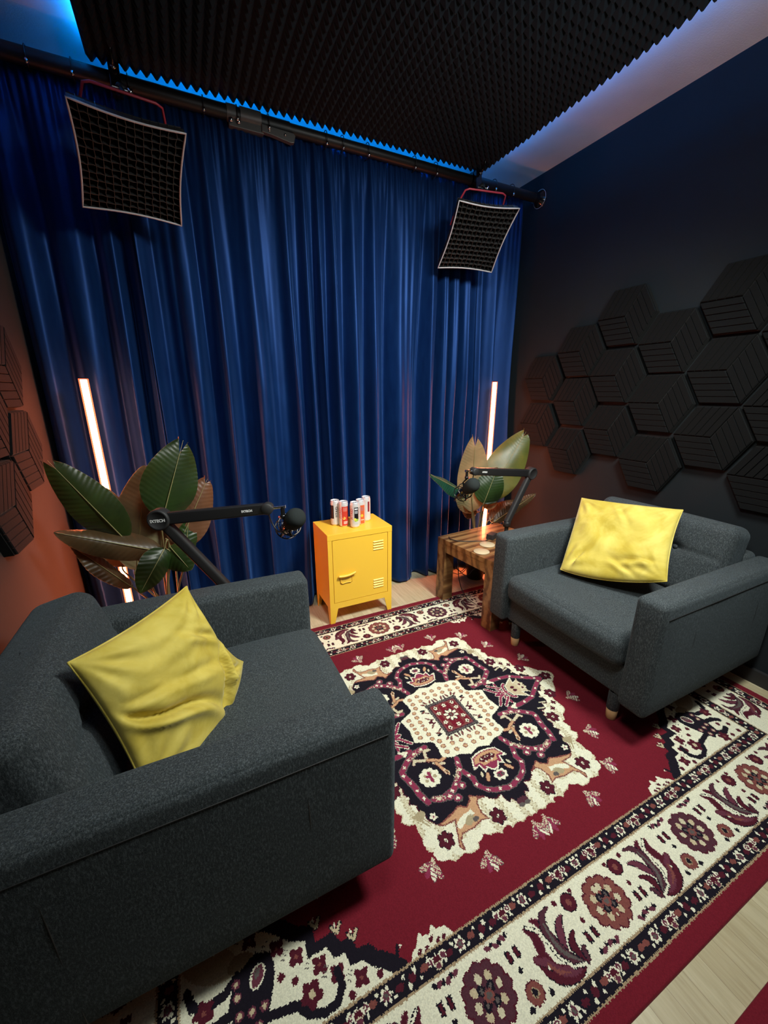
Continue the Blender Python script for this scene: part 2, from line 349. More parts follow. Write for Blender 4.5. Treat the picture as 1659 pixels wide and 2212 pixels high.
    poly([(.325,-.01),(.335,.030),(.395,.066),(.380,.030),(.405,.038),(.42,.05),(.41,.02),(.425,.0),(.40,-.01)],'beige'); 
    line([(.325,0),(.335,.032),(.395,.066),(.381,.030),(.408,.04)],.0022,'cream')
    flower(.405,.012,.012,5,.008,'drift','maroon',.006); ell(.36,.010,.010,.008,'maroon')
    # diagonal lobe: white flower on a peach stem
    u0,v0=.243,.214
    for i in range(9):
        a=i*2*math.pi/9; ell(u0+.030*math.cos(a),v0+.026*math.sin(a),.0125,.012,'cream')
    ell(u0,v0,.030,.026,'cream')
    for i in range(5):
        a=.5+i*2*math.pi/5; ell(u0+.019*math.cos(a),v0+.016*math.sin(a),.008,.006,'olive',a)
    line([(u0-.004,v0-.018),(u0-.002,v0+.014)],.006,'pink'); ell(u0+.007,v0-.006,.006,.006,'pink')
    for P,c in (([(.186,.112),(.205,.108),(.213,.135),(.212,.155)],'drift'),([(.212,.150),(.235,.142),(.262,.130),(.270,.142)],'drift'),([(.150,.168),(.172,.172),(.190,.160),(.212,.150)],'peach'),([(.165,.186),(.188,.182),(.198,.170)],'drift'),([(.190,.172),(.182,.200),(.176,.226)],'peach')):
        line(P,.0058,c,out='maroon',ow=.0018)
    ell(.174,.222,.006,.013,'peach',.3,out='cream',ow=.002); ell(.174,.222,.0025,.006,'black',.3)
    # short-axis lobe: peach tulip with a small flower under it
    poly([(-.02,.200),(.030,.206),(.058,.214),(.080,.262),(.050,.256),(.046,.288),(.026,.276),(.010,.294),(-.02,.288)],'cream')
    poly([(-.02,.205),(.028,.211),(.054,.219),(.071,.255),(.045,.250),(.041,.279),(.026,.268),(.008,.287),(-.02,.282)],'pink')
    poly([(-.02,.209),(.026,.215),(.050,.223),(.063,.245),(.040,.244),(.030,.262),(.010,.262),(-.02,.250)],'peach')
    ell(.012,.238,.024,.013,'maroon'); 
    for u,v in [(.006,.232),(.024,.236),(.014,.250)]: ell(u,v,.004,.004,'cream'); ell(u,v,.0018,.0018,'black')
    flower(.006,.316,.013,7,.008,'cream','pink',.010,dot='black'); ell(.008,.318,.006,.006,'grey')
    ell(.050,.305,.007,.018,'peach',-.6,out='maroon',ow=.002); ell(.064,.288,.005,.010,'drift',-.4)
    # centre: scalloped cream lozenge with brown dots, small crimson field
    C=[(-.02,-.02),(.21,-.02),(.214,.013),(.222,.056),(.200,.066),(.169,.078),(.152,.090),(.152,.120),(.158,.160),(.130,.172),(.094,.176),(.052,.193),(.016,.179),(-.02,.178)]
    C=sh(C,.010); line(C,.006,'cream'); poly(C,'cream')
    for u,v in [(.0,.158),(.041,.158),(.082,.157),(.123,.150),(.0,.129),(.041,.129),(.082,.126),(.123,.121),(.123,.096),(.144,.074),(.185,.048),(.185,.022),(.145,.048),(.145,.021),(.185,-.004),(.145,-.004)]:
        ell(u,v,.0105,.0095,'brown'); ell(u,v,.0080,.0072,'peach'); ell(u+.001,v,.003,.0025,'beige')
    poly([(-.02,-.02),(.073,-.02),(.073,.083),(-.02,.083)],'wine')
    for i in range(9): ell(.073,.002+i*.0105,.0058,.0052,'grey',out='black',ow=.0018)
    for i in range(8): ell(.002+i*.0105,.083,.0052,.0058,'grey',out='black',ow=.0018)
    poly([(-.02,-.02),(.062,-.02),(.062,.073),(-.02,.073)],'red')
    m=(U<.060)&(V<.071)&(np.mod(U+.012,.036)<.015)&(rs.rand(*U.shape)<.6); A[m]=ci['brown']
    m=(np.maximum(U/.062,V/.073)<1)&(np.maximum(U/.062,V/.073)>.94); A[m]=ci['brown']
    for u,v in [(0,.058),(.044,.058),(.046,.026)]: flower(u,v,.0062,5,.0042,'cream','black',.0035,rot=.3,out='maroon',ow=.001)
    for i in range(8):
        a=math.pi/8+i*math.pi/4; ell(.022*math.cos(a),.022*math.sin(a),.0105,.0062,'cream',a,out='black',ow=.0015)
    ell(0,0,.0075,.0075,'grey'); ell(0,0,.0035,.0035,'pink')
    for u,v,a,c in [(.093,.010,.3,'maroon'),(.108,.022,.9,'brown'),(.105,.004,0,'maroon'),(.092,.050,.5,'maroon'),(.106,.060,-.4,'brown'),(.104,.070,.2,'black'),(.015,.103,1.2,'brown'),(.045,.104,1.9,'brown'),(.070,.104,1.0,'brown'),(.085,.098,.7,'brown'),(.030,.100,1.5,'purple')]: ell(u,v,.0105,.0036,c,a,out='black' if c!='maroon' else None,ow=.0012)
    # peach scrollwork in the corners
    P=[(.126,.359),(.172,.331),(.178,.346),(.201,.361),(.227,.345),(.259,.357),(.318,.369),(.302,.378),(.261,.378),(.278,.410),(.283,.424),(.297,.453),(.288,.464),(.283,.439),(.266,.423),(.224,.425),(.183,.416),(.159,.423),(.169,.398),(.162,.365),(.150,.352)]
    P=sh(P); poly(P,'peach'); line(P+[P[0]],.0024,'brown')
    poly(sh([(.195,.372),(.235,.378),(.262,.388),(.272,.402),(.260,.410),(.232,.396),(.208,.396),(.190,.388)]),'cream')
    ell(.205,.400,.022,.012,'olive',.3); ell(.185,.405,.012,.008,'grey',.1)
    poly(sh([(.349,.302),(.390,.309),(.372,.332),(.348,.363),(.338,.356),(.352,.329),(.339,.315)]),'olive')
    flower(.309,.338,.007,5,.0055,'cream','pink',.004); 
    line([(.345,.335),(.330,.36)],.002,'cream')
    for u,v in [(.492,.097),(.391,.205),(.311,.417),(.113,.430),(.568,.0)]:
        flower(u,v,.0155,6,.0105,'maroon','cream',.0055,out='black',ow=.0015,dot='grey',rot=.25)
    for u,v in [(.46,.145),(.43,.17)]: flower(u,v,.006,4,.006,'maroon')
    # sprigs floating on the red field
    was=A==ci['red']
    for u,v,a in [(.550,.154,.15),(.456,.323,.5),(.385,.453,.9),(.221,.508,1.35),(.022,.505,1.7),(.515,.25,.4)][:5]:
        for k,(s,c) in enumerate([(-.9,'drift'),(-.3,'pink'),(.25,'cream'),(.8,'drift')]):
            b=a+s; ell(u+.023*math.cos(b),v+.023*math.sin(b),.023,.0088,c,b,out='grey' if c!='pink' else None,ow=.0012)
        sl=win(u-.04,u+.04,v-.04,v+.04); t=A[sl]; fr=was[sl]; mm=fr&((t==ci['drift'])|(t==ci['cream']))&(np.mod((U[sl]*.8+V[sl]*.6),.0105)<.0030); t[mm]=ci['pink']
        ell(u-.004*math.cos(a),v-.004*math.sin(a),.012,.007,'drift',a); 
        t=A[sl]; mm=fr&(t==ci['drift'])&(rs.rand(*t.shape)<.35); t[mm]=ci['pink']
    # ---- borders
    D=np.minimum(UM-JU,VM-JV)
    def ring(a,b,col): A[(D>=a)&(D<b)]=ci[col]
    ring(-1,.041,'red'); ring(.041,.0455,'tan'); ring(.0455,.088,'black'); ring(.088,.0925,'tan'); ring(.0925,.249,'cream'); ring(.249,.254,'tan'); ring(.254,.296,'black'); ring(.296,.301,'tan')
    side=(UM-U)<(VM-V)
    keep=A.copy()
    def guard(dc,along,lim,ph):
        per=.070; n=int(lim/per)+2
        for i in range(-1,n):
            t=ph+i*per*1.0
            if along=='u': f=lambda s,d:(s,VM-d); 
            else: f=lambda s,d:(UM-d,s)
            k=i%3
            if t<-.03 or t>lim: continue
            if k==0:
                u,v=f(t,dc); flower(u,v,.010,6,.0055,'cream','wine',.0085,dot='grey'); ell(u,v,.0048,.0048,'grey')
            elif k==1:
                u,v=f(t,dc); ell(u,v,.014,.012,'cream'); ell(u,v,.0115,.0095,'maroon'); 
                for s in (-.019,.019):
                    a,b=f(t+s,dc+.004); ell(a,b,.0095,.0085,'cream'); ell(a,b,.0065,.006,'wine'); ell(a,b,.002,.002,'cream')
                a,b=f(t,dc-.010); ell(a,b,.007,.006,'wine',out='drift',ow=.002)
            else:
                u,v=f(t,dc); ell(u,v,.010,.009,'maroon')
                for s,e in ((-.010,.010),(.010,-.011)): a,b=f(t+s,dc+e); ell(a,b,.005,.006,'cream')
            a,b=f(t+per*.5,dc+.002*(1 if i%2 else -1)); ell(a,b,.011,.007,'brown' if i%2 else 'maroon')
            for s,e in ((.3,.011),(.7,-.010)): a,b=f(t+per*s,dc+e); ell(a,b,.004,.004,'cream')
    for dc in (.0665,.275):
        ph={.0665:.045,.275:.0}[dc]
        guard(dc,'u',UM-dc,ph); guard(dc,'v',VM-dc,ph+.02)
    def rosette(u,v,kind,sw=False):
        c={'b':'brown','p':'purple'}[kind]; a,b=(.064,.060)
        if sw: a,b=b,a
        for i in range(12):
            t=i*math.pi/6; ell(u+a*math.cos(t)*.78,v+b*math.sin(t)*.78,.0175,.016,'maroon')
        for i in range(12):
            t=i*math.pi/6; ell(u+a*math.cos(t)*.78,v+b*math.sin(t)*.78,.0145,.013,c)
        ell(u,v,a*.72,b*.72,c)
        for i in range(8):
            t=i*math.pi/4+.2; ell(u+a*.56*math.cos(t),v+b*.56*math.sin(t),.0085,.0095,'beige' if i%2 else 'drift',out='maroon',ow=.0012)
        for i in range(4):
            t=i*math.pi/2+.75; ell(u+.018*math.cos(t),v+.018*math.sin(t),.0105,.0105,'black'); ell(u+.018*math.cos(t),v+.018*math.sin(t),.0045,.0045,'grey')
        ell(u,v,.013,.011,'brown'); ell(u,v,.007,.006,'grey')
    def leafspray(f):
        # f maps (along, outward distance from border middle) to rug coordinates
        def ln(P,w,c,out=None,ow=.002): line([f(*p) for p in P],w,c,out=out,ow=ow)
        def taper(P,w,c):
            n=10; Q=[]; P=[P[0]]+list(P)+[P[-1]]
            for k in range(1,len(P)-2):
                p0,p1,p2,p3=P[k-1],P[k],P[k+1],P[k+2]
                for j in range(n):
                    t=j/n; Q.append(tuple(.5*(2*p1[i]+(p2[i]-p0[i])*t+(2*p0[i]-5*p1[i]+4*p2[i]-p3[i])*t*t+(3*p1[i]-p0[i]-3*p2[i]+p3[i])*t**3) for i in (0,1)))
            m=len(Q)
            for k,q in enumerate(Q):
                s=math.sin(math.pi*(k+.7)/(m+.4))**.8*w+.0008; u,v=f(*q); ell(u,v,s,s,c)
        for P,w,c,o_ in (([(-.068,-.033),(-.047,-.023),(-.032,-.003),(-.022,.018),(-.025,.038)],.0085,'wine','black'),
            ([(-.069,.004),(-.048,.018),(-.045,.037),(-.055,.062)],.0075,'maroon','black'),
            ([(-.070,.036),(-.060,.046),(-.062,.064)],.005,'purple','black'),
            ([(.020,-.063),(.003,-.046),(-.002,-.021),(.001,-.003)],.006,'maroon','wine'),
            ([(.048,-.055),(.032,-.035),(.035,-.012),(.038,.004),(.022,.024)],.0095,'maroon','wine'),
            ([(.066,.0),(.050,.012),(.030,.018)],.0075,'wine','maroon'),
            ([(.060,.016),(.046,.042),(.020,.060),(-.013,.068),(-.040,.067)],.0090,'maroon','black'),
            ([(.037,.014),(.025,.040),(-.005,.058),(-.030,.063)],.0085,'wine','maroon'),
            ([(-.046,-.062),(-.018,-.054),(-.004,-.028),(-.006,.007),(-.018,.034),(-.036,.055),(-.057,.065)],.0105,'purple','black')):
            taper(P,w+.0028,o_); taper(P,w,c)
        taper([(-.010,-.040),(-.006,-.010),(-.010,.015),(-.022,.035),(-.045,.058)],.0045,'grey'); taper([(.040,.020),(.028,.042),(.0,.058)],.003,'brown')
        ln([(.040,-.055),(.029,-.047),(.013,-.031),(.009,-.008),(.006,.022),(-.013,.052),(-.048,.063)],.0032,'cream',out='black',ow=.0016)
    def rings(u,v,kind):
        if kind=='d': ell(u,v,.021,.020,'maroon',out='black',ow=.002); ell(u,v,.008,.008,'brown')
        else: ell(u,v,.0215,.0195,'brown',out='maroon',ow=.002); ell(u,v,.007,.007,'black',out='tan',ow=.002)
    mid=VM-.517/3-.0005; vm=VM-.1705; um=UM-.1705
    for k in range(4):
        u=k*.413
        if k<3: leafspray((lambda s: (lambda a,o:(s+a*1.0,vm+o)))(u+.2065) if k%2==0 else (lambda s:(lambda a,o:(s-a,vm+o)))(u+.2065))
        if k==3: u=um
        rosette(u,vm,'b' if k%2==0 else 'p')
        for s in (-1,1):
            if k%2==0: rings(u+s*.098,vm-.044,'d')
            else: rings(u+s*.100,vm+.044,'b')
            o=1 if k%2==0 else -1
            for d,e in ((.085,.0),(.125,-.060*o),(.062,-.062*o)): ell(u+s*(d+.012),vm+e,.0065,.0065,'maroon' if o>0 else 'black')
            for d in (.088,.112):
                uu=u+s*d+.0; vv=vm+.030*o; poly([(uu-.007,vv-.012),(uu+.007,vv-.012),(uu+.007,vv+.012),(uu-.007,vv+.012)],'black'); poly([(uu-.004,vv-.009),(uu+.004,vv-.009),(uu+.004,vv+.009),(uu-.004,vv+.009)],'maroon')
            for d,e in ((.05,.066),(.072,.062),(.095,.066)): ell(u+s*d,vm+e*o,.009,.0055,'wine',.5*s); ell(u+s*(d+.012),vm+e*o-.002,.0055,.0055,'black')
    for k,v in enumerate((.327,-.086)):
        if v>0: rosette(um,v,'b' if k else 'p',True)
        for s in (-1,1):
            rings(um-.044*(1 if k else -1),v+s*.1,'d' if k else 'b')
            for d in (.088,.112): poly([(um+.02*(1 if k else -1)-.012,v+s*d-.007),(um+.02*(1 if k else -1)+.012,v+s*d-.007),(um+.02*(1 if k else -1)+.012,v+s*d+.007),(um+.02*(1 if k else -1)-.012,v+s*d+.007)],'maroon')
            ell(um+.06,v+s*.1,.007,.007,'black')
    leafspray(lambda a,o:(um+o,.5335+a)); leafspray(lambda a,o:(um+o,.1205-a))
    full=np.concatenate([A[:, ::-1],A],1); full=np.concatenate([full[::-1],full],0)
    return full, nu*2, nv*2
# ------------------------------------------------------------------ room shell
XL,XR,YB,YF,ZC = -.61,2.345,2.66,-1.1,2.763
def wallbox(name,x0,x1,y0,y1,z0,z1,m):
    o=MB().box(x0,x1,y0,y1,z0,z1).build(name,m); tag(o,kind='structure'); return o
wallbox('floor',XL-.1,XR+.1,YF-.1,YB+.1,-.06,0,M['floor'])
wallbox('ceiling',XL-.1,XR+.1,YF-.1,YB+.1,ZC,ZC+.06,M['ceiling'])
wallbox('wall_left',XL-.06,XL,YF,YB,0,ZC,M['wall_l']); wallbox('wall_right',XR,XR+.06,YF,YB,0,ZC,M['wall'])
wallbox('wall_back',XL-.06,XR+.06,YB,YB+.06,0,ZC,M['white']); wallbox('wall_front',XL-.06,XR+.06,YF-.06,YF,0,ZC,M['wall'])
b=wallbox('baseboard_right',XR-.022,XR,YF,YB,0,.07,M['blackm']); b=wallbox('baseboard_left',XL,XL+.018,YF,YB,0,.07,M['blackm'])
# ------------------------------------------------------------------ rugs
def make_rug(name,cx,cy,half=(1.3645,.912),crop=None,z=.009):
    cell=.0025; A,nx,ny=paint_rug(cell,*half)
    x0,y0=cx-half[0],cy-half[1]; X=np.arange(nx+1)*cell+x0; Y=np.arange(ny+1)*cell+y0
    if crop:
        i0=int((crop[0]-x0)/cell); i1=int((crop[1]-x0)/cell); j0=int((crop[2]-y0)/cell); j1=int((crop[3]-y0)/cell)
        i0,j0=max(0,i0),max(0,j0); i1,j1=min(nx,i1),min(ny,j1); A=A[j0:j1,i0:i1]; X=X[i0:i1+1]; Y=Y[j0:j1+1]; nx,ny=i1-i0,j1-j0
    g=np.random.RandomState(1)
    VX,VY=np.meshgrid(X,Y); VZ=z+g.uniform(0,.0012,VX.shape); VZ[0,:]=0;VZ[-1,:]=0;VZ[:,0]=0;VZ[:,-1]=0
    co=np.stack([VX,VY,VZ],-1).reshape(-1,3).astype(np.float32)
    J,I=np.meshgrid(np.arange(ny),np.arange(nx),indexing='ij'); a=J*(nx+1)+I
    F=np.stack([a,a+1,a+nx+2,a+nx+1],-1).reshape(-1,4).astype(np.int32)
    me=bpy.data.meshes.new(name); me.vertices.add(len(co)); me.vertices.foreach_set('co',co.ravel())
    me.loops.add(F.size); me.loops.foreach_set('vertex_index',F.ravel()); me.polygons.add(len(F)); me.polygons.foreach_set('loop_start',np.arange(0,F.size,4,dtype=np.int32))
    me.polygons.foreach_set('loop_total',np.full(len(F),4,dtype=np.int32))
    me.update(calc_edges=True)
    pal=np.array([(*RUG_PAL[k],1) for k in RUG_KEYS],np.float32); col=pal[A.ravel()]
    col[:,:3]*=g.uniform(.86,1.1,(len(col),1))
    att=me.attributes.new('weave','FLOAT_COLOR','FACE'); att.data.foreach_set('color',col.astype(np.float32).ravel())
    m=bpy.data.materials.get('woven wool rug')
    if not m:
        m=mat('woven wool rug',rough=.95,spec=.12,sheen=.15); t=NT(m); q=t.n('ShaderNodeAttribute',attribute_name='weave'); t.l(q.outputs['Color'],t.b.inputs['Base Color'])
        t.l(t.bump(t.noise(t.coord(),420,2),.5,.0015),t.b.inputs['Normal'])
    me.materials.append(m); return link(name,me)
tag(make_rug('rug',.8785,1.139),'large red oriental rug with a cream and black medallion under both armchairs','rug')
tag(make_rug('rug',1.46,.125-.912,crop=(.45,2.25,-.5,1)),'second red rug, only its plain red edge showing at the lower right floor','rug')
# ------------------------------------------------------------------ ceiling: foam tiles on a dropped board, blue light strip on the board's top edge
FX0,FY1,T=-.186,2.405,.5075
bd=MB().box(FX0+.005,FX0+4*T-.005,FY1-3.2*T,FY1-.005,2.705,2.72).build('ceiling_board',M['blackm']); tag(bd,'black board hanging just under the ceiling and carrying the foam tiles','board')
hg=MB()
for x in (FX0+.3,FX0+4*T-.3):
    for y in (FY1-.3,FY1-1.3): hg.box(x-.015,x+.015,y-.015,y+.015,2.72,ZC)
hg.build('spacer',M['blackm'],bd)
tile=MB(); N=13; s=T/N
tile.box(-T/2+.0008,T/2-.0008,-T/2+.0008,T/2-.0008,-.020,0)
for i in range(N):
    for j in range(N):
        x,y=-T/2+i*s,-T/2+j*s; e=.0006
        tile.add([(x+e,y+e,-.020),(x+s-e,y+e,-.020),(x+s-e,y+s-e,-.020),(x+e,y+s-e,-.020),(x+s*.42,y+s*.42,-.050),(x+s*.58,y+s*.42,-.050),(x+s*.58,y+s*.58,-.050),(x+s*.42,y+s*.58,-.050)],[(0,4,5,1),(1,5,6,2),(2,6,7,3),(3,7,4,0),(4,7,6,5)])
tme=None; cols=['first','second','third','fourth']; rows=['along the curtain','in the second row from the curtain','in the third row from the curtain']
for r in range(3):
    for c_ in range(4):
        if tme is None: o=tile.build('foam_tile',M['foam']); tme=o
        else: o=tme.copy(); C.objects.link(o)
        o.location=(FX0+(c_+.5)*T,FY1-(r+.5)*T,2.705)
        tag(o,'black pyramid foam tile, %s from the left %s'%(cols[c_],rows[r]),'acoustic foam',group='pyramid foam tiles on the ceiling')
def strip(name,pts,col,st,label,out=1):
    m=mat('led strip '+name,(0,0,0),emit=col,es=st); o=empty('led_strip',(0,0,0),label=label,cat='light strip')
    a,b=Vector(pts[0]),Vector(pts[1]); d=(b-a).normalized(); n=Vector((-d.y,d.x,0))
    q=MB(); w=.005; n=n*out; u_=Vector((0,0,1)); q.add([a-(n+u_*-.9)*w,b-(n+u_*-.9)*w,b+(n+u_*-.9)*w,a+(n+u_*-.9)*w],[(0,1,2,3)]); q.build('lit_band',m,o)
    bs=MB(); bs.tube([a-Vector((0,0,.003)),b-Vector((0,0,.003))],.003,6); bs.build('tape',M['blackm'],o)
zs=2.727
strip('back',((FX0+.03,FY1-.022,zs),(FX0+4*T-.03,FY1-.022,zs)),(.0,.27,1),BLUE_B,'cyan blue light strip along the foam edge above the curtain pole')
strip('left',((FX0+.018,FY1-.03,zs),(FX0+.018,.8,zs)),(.0,.27,1),BLUE_L,'cyan blue light strip along the left edge of the foam ceiling',-1)
strip('right',((FX0+4*T-.018,FY1-.03,zs),(FX0+4*T-.018,.8,zs)),(.0,.29,1),BLUE_R,'blue light strip along the right edge of the foam ceiling')
# ------------------------------------------------------------------ curtain pole (telescopic, between the side walls)
PY,PZ=2.40,2.618
pole=empty('curtain_pole',(XR,PY,PZ),label='black telescopic pole spanning the room above the blue curtains',cat='pole')
def pp(name,x0,x1,r,m,n=20): return MB().tube([(x0-XR,0,0),(x1-XR,0,0)],r,n).build(name,m,pole)
pp('outer_tube',XL+.03,.64,.0300,M['black'],24); pp('inner_tube',.60,XR-.03,.0265,M['black'],24)
for x0,x1,s_ in ((XR-.055,XR,1),(XL,XL+.055,-1)):
    q=MB(); a,b=(x0,x1) if s_>0 else (x1,x0)
    q.tube([(a-XR,0,0),(a+(b-a)*.55-XR,0,0),(b-(b-a)*.15-XR,0,0),(b-XR,0,0)],[.032,.036,.052,.056],28); e=q.build('end_cup',M['blackg'],pole)
    MB().tube([(b-(b-a)*.14-XR,.0531*math.cos(w),.0531*math.sin(w)) for w in [2*PI*k/40 for k in range(40)]],.0012,6,closed=True).build('rim',M['piping'],e)
lt=MB(); lt.tube([(.345-XR,0,0),(.385-XR,0,0)],.0345,20); lt.tube([(.405-XR,0,0),(.50-XR,0,0)],.0355,20); lt.box(.35-XR,.51-XR,-.022,.012,-.058,-.018); lt.build('clamp_collar',M['grey'],pole,bevel=.003)
lv=MB(); lv.prism([(.50-XR,-.022),(.655-XR,-.026),(.662-XR,-.034),(.655-XR,-.064),(.64-XR,-.068),(.545-XR,-.055),(.50-XR,-.052)],-.015,.010,Matrix.Rotation(PI/2,4,'X')@Matrix.Translation((0,0,.02))); lvo=lv.build('lever',M['grey'],pole,bevel=.002)
for x in (.36,.395): MB().lathe([(0,.006),(.008,.005),(.010,0),(.010,-.004)],14,Matrix.Translation((x-XR,-.030,-.038))@Matrix.Rotation(PI/2,4,'X')).build('bolt',M['chrome'],pole)
for x in (.535,.61): MB().lathe([(0,.004),(.0045,.003),(.0055,0)],12,Matrix.Translation((x-XR,-.033,-.043))@Matrix.Rotation(PI/2,4,'X')).build('rivet',M['chrome'],pole)
# ------------------------------------------------------------------ curtains: three panels hung under the pole
def fold(x,z,ph):
    t=(PZ-.035-z)/2.57
    spread=1+.10*math.sin(x*2.1+ph)*t
    w=x*7.6+ .55*math.sin(x*5.3+ph)+.22*math.sin(x*11.7+ph*2)+.10*t*math.sin(x*3+z*2.2)
    a=.012+.036*min(1,t*2.2)+.012*t
    main=math.sin(2*PI*w)
    main=main+.22*math.sin(4*PI*w+x*3)
    w2=x*21.3+.5*math.sin(x*7.1+1.3)+.15*math.sin(z*1.7+x*4)
    pin=math.exp(-((t)/.05)**2)
    return a*main*(1-.45*pin)+ .0045*math.sin(2*PI*w2)*(.5+.5*math.sin(x*4.4+1.1))*min(1,t*4)+.006*math.sin(2*PI*x*31)*math.exp(-t/.06)+.010*t*t*math.sin(x*17+ph)+.004*math.sin(z*5+x*9)
def make_curtain(x0,x1,yo,ph,label,bot=.006,hang=None):
    nx=int((x1-x0)/.0045); nz=110; V=[];F=[]
    for j in range(nz+1):
        zt=PZ+.048; 
        for i in range(nx+1):
            x=x0+(x1-x0)*i/nx; b=bot+(.006*math.sin(x*19+ph)+.006); 
            ztop=zt-.011*(.5-.5*math.cos(2*PI*(x-x0)/.145))
            z=ztop+(b-ztop)*(j/nz)**.92
            t=(zt-z)/2.57; e=1+.012*math.sin(z*3.1+ph)
            y=2.418+yo+fold(x,z,ph)+.040*math.exp(-t/.02)
            xx=x+.012*t*math.sin(2*PI*x*6.9+z)*.9+.010*math.sin(z*1.3+x*3)*t
            if j>=nz-4: y+=-.010*((j-nz+4)/4)
            V.append((xx-(x0+x1)/2,y-PY,z-PZ))
    for j in range(nz):
        for i in range(nx): a=j*(nx+1)+i; F.append((a,a+nx+1,a+nx+2,a+1))
    q=MB().add(V,F,None,0,True); me=q.mesh('panel',M['curtain'])
    root=empty('curtain',((x0+x1)/2,PY,PZ),label=label,cat='curtain')
    o=link('panel',me,root); sm=o.modifiers.new('thickness','SOLIDIFY'); sm.thickness=.0022; sm.offset=0
    hx=x0+.07
    while hx<x1-.03:
        lx=hx-(x0+x1)/2
        MB().tube([(lx,-.002+.037*math.cos(w),-.003+.037*math.sin(w)) for w in [2*PI*k/20 for k in range(20)]],.0022,6,closed=True).build('hook_ring',M['black'],root)
        MB().lathe([(0,.009),(.006,.007),(.0075,0),(.006,-.007),(0,-.009)],10,Matrix.Translation((lx,-.034,-.030))).build('clip',M['chrome'],root)
        hx+=.145*random.choice((1,1,2))
    return root
make_curtain(XL+.012,-.10,.0,.4,'royal blue velvet curtain panel at the left wall behind the left glowing tube')
make_curtain(-.115,.86,-.012,1.9,'wide royal blue velvet curtain panel between the left plant and the yellow cabinet')
make_curtain(.845,1.88,-.004,3.1,'royal blue velvet curtain panel behind and right of the yellow cabinet')
make_curtain(1.865,2.225,.006,4.4,'narrow royal blue velvet curtain panel behind the right glowing tube')
# ------------------------------------------------------------------ hexagonal wall panels
def hex_mesh(flip=1,thick=.045,seed=0,rot=0):
    """face in local x,y; z out of the wall. three rhombi with five slats each"""
    s=.1765; h=s*math.sqrt(3)/2; q=MB()
    V=[(s*math.cos(k*PI/3),s*math.sin(k*PI/3)) for k in range(6)]
    q.prism([(x*.985,y*.985) for x,y in V],0,thick-.010)
    for k in range(3):
        a=Vector(V[(2*k+rot)%6]); b=Vector(V[(2*k+1+rot)%6]); c_=Vector(V[(2*k+2+rot)%6])   # rhombus 0,a,b,c
        n=5
        for i in range(n):
            t0=(i+.05)/n; t1=(i+.95)/n
            P=[a*t0+c_*.02,a*t1+c_*.02,a*t1+c_*.985,a*t0+c_*.985]
            P=[c_*t0+a*.02,c_*t1+a*.02,c_*t1+a*.985,c_*t0+a*.985]
            P=[p*.975 for p in P]
            if (P[1]-P[0]).cross(P[2]-P[0])<0: P=P[::-1]
            ins=[p+((sum(P,Vector((0,0)))/4)-p).normalized()*.0035 for p in P]
            z0,z1=thick-.010,thick
            W=[(p.x,p.y,z0) for p in P]+[(p.x,p.y,z1-.003) for p in P]+[(p.x,p.y,z1) for p in ins]
            q.add(W,[(0,1,5,4),(1,2,6,5),(2,3,7,6),(3,0,4,7),(4,5,9,8),(5,6,10,9),(6,7,11,10),(7,4,8,11),(8,9,10,11)])
    return q
hexes=[hex_mesh(thick=t_,seed=sd,rot=r_).build('acoustic_panel',M['hex']) for t_,sd,r_ in ((.034,0,1),(.029,1,1),(.038,0,1))]
for o in hexes: C.objects.unlink(o)
def put_hex(y,z,side,k,label):
    o=hexes[k%3].copy(); C.objects.link(o)
    if side=='r': o.matrix_world=frame((XR,y,z),(0,-1,0),(0,0,1),(-1,0,0))
    else: o.matrix_world=frame((XL,y,z),(0,1,0),(0,0,1),(1,0,0))
    tag(o,label,'acoustic panel',group='hexagonal panels on the %s wall'%('right' if side=='r' else 'left'))
Z3=('topmost','middle','lowest')
COL=('first','second','third','fourth','fifth','sixth')
cols_r=[(2.165,(1.457,1.140)),(1.885,(1.61,1.304,.985)),(1.617,(1.77,1.455,1.14)),(1.345,(1.61,1.305,.985)),(1.070,(1.77,1.46,1.15)),(.800,(1.61,1.30,.985))]
n=0
for ci_,(y,zz) in enumerate(cols_r):
    for k,z in enumerate(zz):
        y_=y*1.0+ (y*.013); z_=1.36+(z-1.36)*1.013
        w=(('upper','lower') if len(zz)==2 else Z3)[k]
        put_hex(y_*.995,z_,'r',n*2+ci_,'black hexagonal felt panel on the right wall, %s in the %s column from the curtain'%(w,COL[ci_])); n+=1
for y,z,k,t_ in ((2.02,1.145,0,'nearest the curtain above the leaf tips'),(2.02,1.458,1,'nearest the curtain and highest'),(1.745,.985,2,'lowest, over the back of the left armchair'),(1.745,1.30,0,'second column from the curtain, upper'),(1.47,1.15,1,'at the left edge of the photo')):
    put_hex(y,z,'l',k,'black hexagonal felt panel on the left wall, '+t_)
